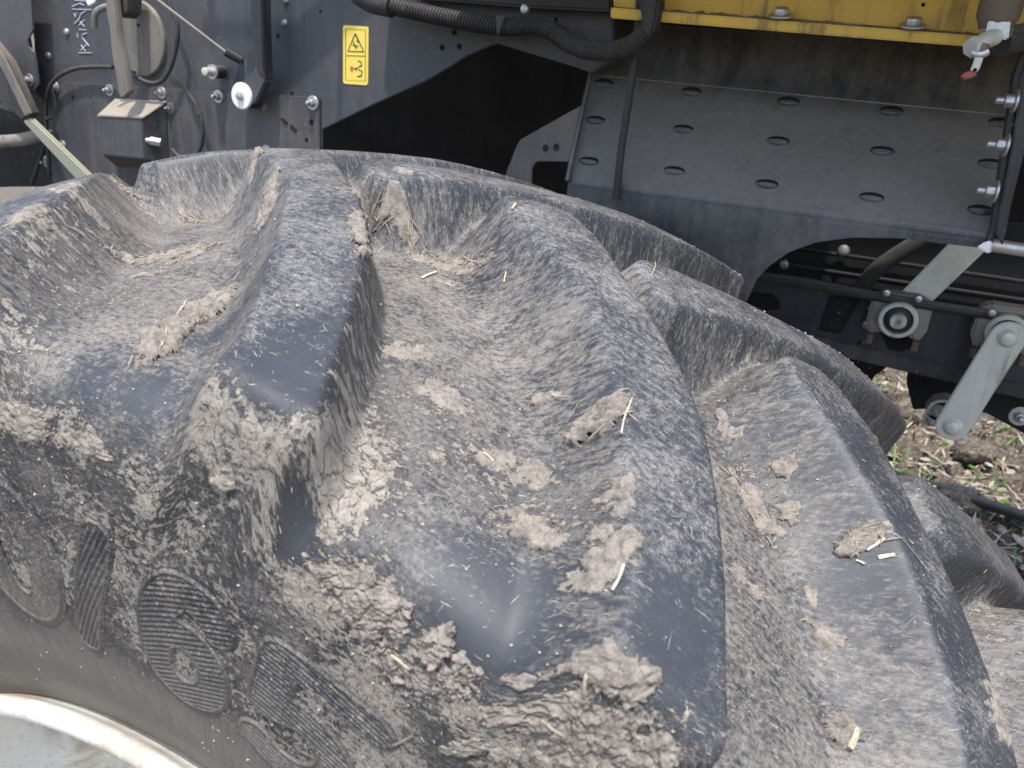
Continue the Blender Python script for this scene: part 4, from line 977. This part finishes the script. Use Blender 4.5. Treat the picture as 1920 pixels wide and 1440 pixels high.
def clump(n_, spec, ab):
    a, b, w_, hgt, kind, lab = spec; A, B = ab
    px_len = math.hypot(a[0]-b[0], a[1]-b[1])*.00042
    if np.linalg.norm(B-A) > px_len*2.2: B = A+(B-A)*px_len*1.6/np.linalg.norm(B-A)
    if w_: pass
    rs = np.random.RandomState(100+n_)
    c = (A+B)/2; d = B-A; L = np.linalg.norm(d)+w_*.55; ang = math.atan2(d[1], d[0])
    step = .0007 if L < .07 else .0009
    xs = np.arange(-L*.75, L*.75, step); ys = np.arange(-w_*.9, w_*.9, step); X, Y = np.meshgrid(xs, ys)
    ph = rs.uniform(0, 50, 2)
    wx = (fbm(X*60+ph[0], Y*60+ph[1], 200+n_, 4)-.5)
    wy = (fbm(X*60+ph[1], Y*60+ph[0], 230+n_, 4)-.5)
    Yb = Y+math.sin(n_*1.7)*w_*.14*((X/(L*.5))**2-.4)
    e = 1-(np.abs(2*(X+wx*.02)/L)**2.3+np.abs(2*(Yb+wy*.016)/w_)**2.1)
    e = e*.85-(.10 if hgt < .005 else 0)+2.5*(fbm(X*110+ph[0], Y*110+ph[1], 260+n_, 5, .66)-.5)+.9*(fbm(X*380+ph[1], Y*380+ph[1], 290+n_, 3, .6)-.5)
    f1 = fbm(X*170+ph[0], Y*170+ph[1], 300+n_, 4, .6); f2 = fbm(X*60+ph[1], Y*60, 330+n_, 3)
    hgt = hgt*(.6 if kind == 'rough' else .45); f3 = fbm(X*420+ph[1], Y*420+ph[0], 370+n_, 3, .6)
    hh = hgt*np.clip(e*2.6, -.1, 1)*(.30+.55*f2+1.5*(f1-.5)+.9*np.abs(fbm(X*330+ph[0], Y*330+ph[1], 390+n_, 3, .6)-.5)+np.clip(e, 0, 1)*.30+.12)+.0015*(f3-.5)*np.clip(e*6, 0, 1)
    if kind in ('crack', 'rough'):
        cell = .0125 if kind == 'crack' else .011
        gx = np.arange(-L*.8, L*.8, cell); gy = np.arange(-w_, w_, cell); pts = np.array([(x+rs.uniform(-.9, .9)*cell, y+rs.uniform(-.9, .9)*cell) for x in gx for y in gy])
        hq = rs.uniform(.82, 1.08, len(pts)); Xw = X+wx*.008; Yw = Y+wy*.008
        D = np.hypot(Xw[..., None]-pts[:, 0], Yw[..., None]-pts[:, 1]); o = np.argpartition(D, 1, -1)[..., :2]
        dd = np.take_along_axis(D, o, -1); k0 = np.where(dd[..., 0] < dd[..., 1], o[..., 0], o[..., 1]); g = np.abs(dd[..., 1]-dd[..., 0])
        gw = .0008 if kind == 'crack' else .0007
        depth = .7 if kind == 'crack' else .35*(hq[k0] > .9)
        hh = hh*hq[k0]*(1-depth*(1-sstep(0, gw, g)))
    uu = c[0]+X*math.cos(ang)-Y*math.sin(ang); vv = c[1]+X*math.sin(ang)+Y*math.cos(ang)
    P, N = surf(uu, vv); P = P+N*(hh-.0003)[..., None]
    nr, nc = X.shape; F = grid_faces(nr, nc); hh = np.where(e > .25, np.maximum(hh, hgt*.22), hh)
    keep = (e > -.03) | (np.hypot(2*X/L, 2*Y/w_) < .55); ok = keep.reshape(-1)[F].all(1); F = F[ok]
    if len(F) < 8: return None
    # a rim that dips into the rubber, so that the clump has a closed edge
    used, inv = np.unique(F.ravel(), return_inverse=True); F = inv.reshape(-1, 4)[:, ::-1]
    PV = P.reshape(-1, 3)[used]; org = PV.mean(0)
    ed = np.sort(np.stack([F, np.roll(F, -1, 1)], -1).reshape(-1, 2), 1); key = ed[:, 0].astype(np.int64)*10**7+ed[:, 1]
    uq, cnt = np.unique(key, return_counts=True); bd = set(uq[cnt == 1].tolist())
    e2 = np.stack([F, np.roll(F, -1, 1)], -1).reshape(-1, 2); kk = np.sort(e2, 1); kk = kk[:, 0].astype(np.int64)*10**7+kk[:, 1]
    be = e2[np.isin(kk, list(bd))]; bv = np.unique(be); mp = {int(v): len(PV)+i for i, v in enumerate(bv)}
    NV = N.reshape(-1, 3)[used][bv]; ext = PV[bv]-NV*.0012
    PV = np.vstack([PV, ext]); FF = np.vstack([F, np.array([(y, x, mp[int(x)], mp[int(y)]) for x, y in be])])
    me = np_mesh('mud_clump', PV-org, FF); o = link('mud_clump', me, M_MUD, loc=tuple(org)); tag(o, lab, 'mud clump', 'clumps of dried mud stuck to the tyre')
    if kind == 'chaff' or n_ in (0, 9, 21, 41):
        bb = MB()
        for _ in range(int(26*L/.06) if kind == 'chaff' else 14):
            x, y = rs.uniform(-L*.5, L*.5), rs.normal(0, w_*.3); u = c[0]+x*math.cos(ang)-y*math.sin(ang); v = c[1]+x*math.sin(ang)+y*math.cos(ang)
            stick(bb, rs, u, v, ang+rs.normal(0, .7), rs.uniform(.003, .010), rs.uniform(.00025, .0006), lift=hgt*rs.uniform(.3, .8))
        bb.v = [tuple(np.array(p)-org) for p in bb.v]
        ch = bb.build('straw_bits', M_TWIG, o, bevel=0); ch['kind'] = 'stuff'; ch.parent = o; ch.matrix_parent_inverse = Matrix()
    return o
for n_, (spec, ab) in enumerate(zip(CL, CUV)): clump(n_, spec, ab)
# single straws: two spots, radius, material, label, name
ST = [
 ((790, 522), (818, 512), .0016, M_STW, 'short cut straw lying alone in the upper middle valley'),
 ((1147, 1105), (1172, 1060), .0015, M_STW, 'long cream straw hanging on the wall of the biggest lug'),
 ((1168, 1062), (1172, 1020), .0008, M_STR, 'thin split upper end of the long cream straw on the biggest lug'),
 ((1626, 1030), (1655, 1008), .0019, M_STW, 'wider of the white straw slivers on the right lug'),
 ((1645, 1046), (1675, 1038), .0017, M_STW, 'lower double white straw sliver on the right lug'),
 ((1605, 1053), (1622, 1064), .0009, M_STW, 'smallest white straw sliver, left below the others on the right lug'),
 ((1594, 1408), (1606, 1370), .0021, M_STR, 'cream straw chip standing on the bottom right mud crumb'),
 ((740, 1218), (776, 1244), .0015, M_STR, 'pale seed husk lying on the dry cracked crust'),
 ((1040, 748), (1076, 748), .0007, M_STR, 'thin twig sticking out of the knobbly crumb'),
 ((1168, 822), (1182, 756), .0007, M_STW, 'thin curved straw along the right side of the thick pale lump'),
 ((584, 797), (616, 775), .0008, M_STR, 'thin curved straw at the tip of the tallest lug'),
 ((212, 322), (242, 362), .0014, M_STR, 'straw stalk leaning on the back of the leftmost lug'),
 ((322, 640), (350, 575), .0011, M_STR, 'straw across the largest mud clump'),
 ((305, 655), (318, 620), .0009, M_STR, 'short straw at the lower end of the largest mud clump'),
 ((905, 848), (925, 868), .0013, M_STR, 'straw on the faint flat patch in the middle valley'),
 ((1100, 1290), (1110, 1262), .0012, M_STR, 'yellowish straw on the pointed mud chip'),
 ((1020, 1345), (1060, 1362), .0013, M_TWIG, 'dull straw across the broad slab at the bottom'),
 ((868, 483), (908, 494), .0010, M_TWIG, 'dark straw at the right end of the long straw strip'),
 ((958, 395), (966, 385), .0018, M_STR, 'tiny straw stub at the back end of the biggest lug'),
 ((1660, 998), (1742, 1078), .0003, M_STW, 'hair-thin pale fibre curving over the right lug'),
 ((945, 530), (950, 515), .0010, M_STR, 'tiny yellow straw bit in the upper middle valley, right side'),
 ((1222, 520), (1228, 490), .0007, M_STR, 'fine straw at the back end of the lug behind the biggest one'),
 ((150, 440), (128, 425), .0008, M_STR, 'short straw on the flank of the leftmost lug'),
 ((735, 1395), (775, 1375), .0010, M_TWIG, 'dull straw right of the digit 5'),
]
for i, (a, b, r, mt, lab) in enumerate(ST):
    r = r*.52
    rs = np.random.RandomState(i+7); A, B = uv_at(*a), uv_at(*b); t = np.linspace(0, 1, 7); q = A[None]*(1-t[:, None])+B[None]*t[:, None]
    if np.linalg.norm(B-A) > .05 and i != 19: B = A+(B-A)*.028/np.linalg.norm(B-A); q = A[None]*(1-t[:, None])+B[None]*t[:, None]
    pr_ = np.array([-(B-A)[1], (B-A)[0]]); q = q+pr_[None]*(np.sin(t*math.pi)*rs.uniform(-.05, .05))[:, None]
    P, N = surf(q[:, 0], q[:, 1]); on = lab.find('clump') >= 0 or lab.find('crumb') >= 0 or lab.find('lump') >= 0 or lab.find('chip') >= 0 or lab.find('crust') >= 0 or lab.find('slab') >= 0
    lift = r*.8+(.0028 if on else .0004)+.0012*rs.rand()*t
    P = P+N*lift[:, None]; rr = r*np.array([.95, 1.0, .9, 1, .85, .95, .6])*(1+rs.uniform(-.15, .15, 7)); org = P.mean(0)
    r_ = rr*1.3; tg = np.gradient(P, axis=0); sd2 = np.cross(N, tg); sd2 /= np.linalg.norm(sd2, axis=-1, keepdims=True); sd2 = sd2+N*rs.uniform(-.35, .35)
    V4 = np.stack([P+sd2*r_[:, None], P+N*(r_*.45)[:, None], P-sd2*r_[:, None], P-N*(r_*.2)[:, None]], 1).reshape(-1, 3)
    F4 = [(k*4+j, k*4+(j+1) % 4, k*4+4+(j+1) % 4, k*4+4+j) for k in range(6) for j in range(4)]+[(3, 2, 1, 0), (24, 25, 26, 27)]
    o = MB().add(V4, F4).build('straw', mt, None, loc=tuple(org)); tag(o, lab, 'straw', 'single straws lying on the tyre')
# countless grains and chaff specks
rs = np.random.RandomState(5); b = MB(); vis = [(rs.uniform(0, 1850), rs.uniform(330, 1430)) for _ in range(1100)]
for px_, py_ in vis:
    i_ = int(np.argmin(np.abs(PXY[::3, ::3, 0]-px_)+np.abs(PXY[::3, ::3, 1]-py_)+(_z[::3, ::3] > 1.3)*50)); sh = PXY[::3, ::3, 0].shape; r_, c_ = divmod(i_, sh[1])
    if abs(PXY[r_*3, c_*3, 0]-px_) > 12: continue
    u, v = UG[r_*3, c_*3], VG[r_*3, c_*3]
    if rs.rand() < .55: stick(b, rs, u, v, rs.normal(0, .7), rs.uniform(.001, .0045), rs.uniform(.00012, .00026), lift=.0001)
    else:
        P, N = surf(np.array([u]), np.array([v])); s = rs.uniform(.0004, .0011); p = Vector(P[0]+N[0]*s*.4)
        vv = [p+Vector(d)*s*rs.uniform(.6, 1.2) for d in ((1, 0, 0), (-1, 0, 0), (0, 1, 0), (0, -1, 0), (0, 0, 1), (0, 0, -1))]
        b.add(vv, [(0, 2, 4), (2, 1, 4), (1, 3, 4), (3, 0, 4), (2, 0, 5), (1, 2, 5), (3, 1, 5), (0, 3, 5)])
tag(b.build('chaff', M_STR, None, smooth=False), kind='stuff')

# short pale fibres rubbed onto the rubber, far too many to count
rs = np.random.RandomState(77); n = 65000
u = rs.uniform(R_(-32)*RU, R_(76)*RU, n); v = rs.uniform(-.34, .46, n)
Lm = rs.gamma(2.2, .0010, n)+.0005; wd = rs.uniform(.00007, .00017, n); a = rs.normal(.05, .42, n)+3.0*(fbm(u*16, v*16, 421, 3)-.5)
ri = np.clip(np.searchsorted(VR, v), 0, NRW-1); ci = np.clip(np.searchsorted(TH, u/RU), 0, NC-1)
dens = .42+1.5*(fbm(u*38, v*38, 401, 4)-.5)+.9*(fbm(u*9, v*9, 411, 3)-.5)
dens *= 1-.75*sstep(.27, .33, v); wl = M[ri, ci]; dens *= 1-2.6*wl*(1-wl); dens *= 1-.80*clean[ri, ci]; dens *= 1-.5*np.clip(mud[ri, ci], 0, 1); k = rs.rand(n) < dens
u, v, Lm, wd, a = u[k], v[k], Lm[k], wd[k], a[k]; n = len(u)
P, N = surf(u, v); P2, _ = surf(u+np.cos(a)*Lm, v+np.sin(a)*Lm); d = P2-P; sd_ = np.cross(N, d); sd_ /= np.linalg.norm(sd_, axis=-1, keepdims=True)+1e-12
lo = P+N*.00012; hi = P2+N*.00016; w_ = sd_*wd[:, None]; mid_ = (lo+hi)/2+N*.0001+sd_*(wd*rs.normal(0, 1.4, n))[:, None]
V6 = np.stack([lo-w_*.5, lo+w_*.5, mid_-w_, mid_+w_, hi-w_*.4, hi+w_*.4], 1).reshape(-1, 3)
F6 = (np.arange(n)[:, None, None]*6+np.array([[0, 1, 3, 2], [2, 3, 5, 4]])[None]).reshape(-1, 4)
M_FIB = straw_material('fibre_specks', (.60, .53, .42), (.36, .32, .26))
tag(link('straw_fibres', np_mesh('straw_fibres', V6, F6, smooth=False), M_FIB), kind='stuff')
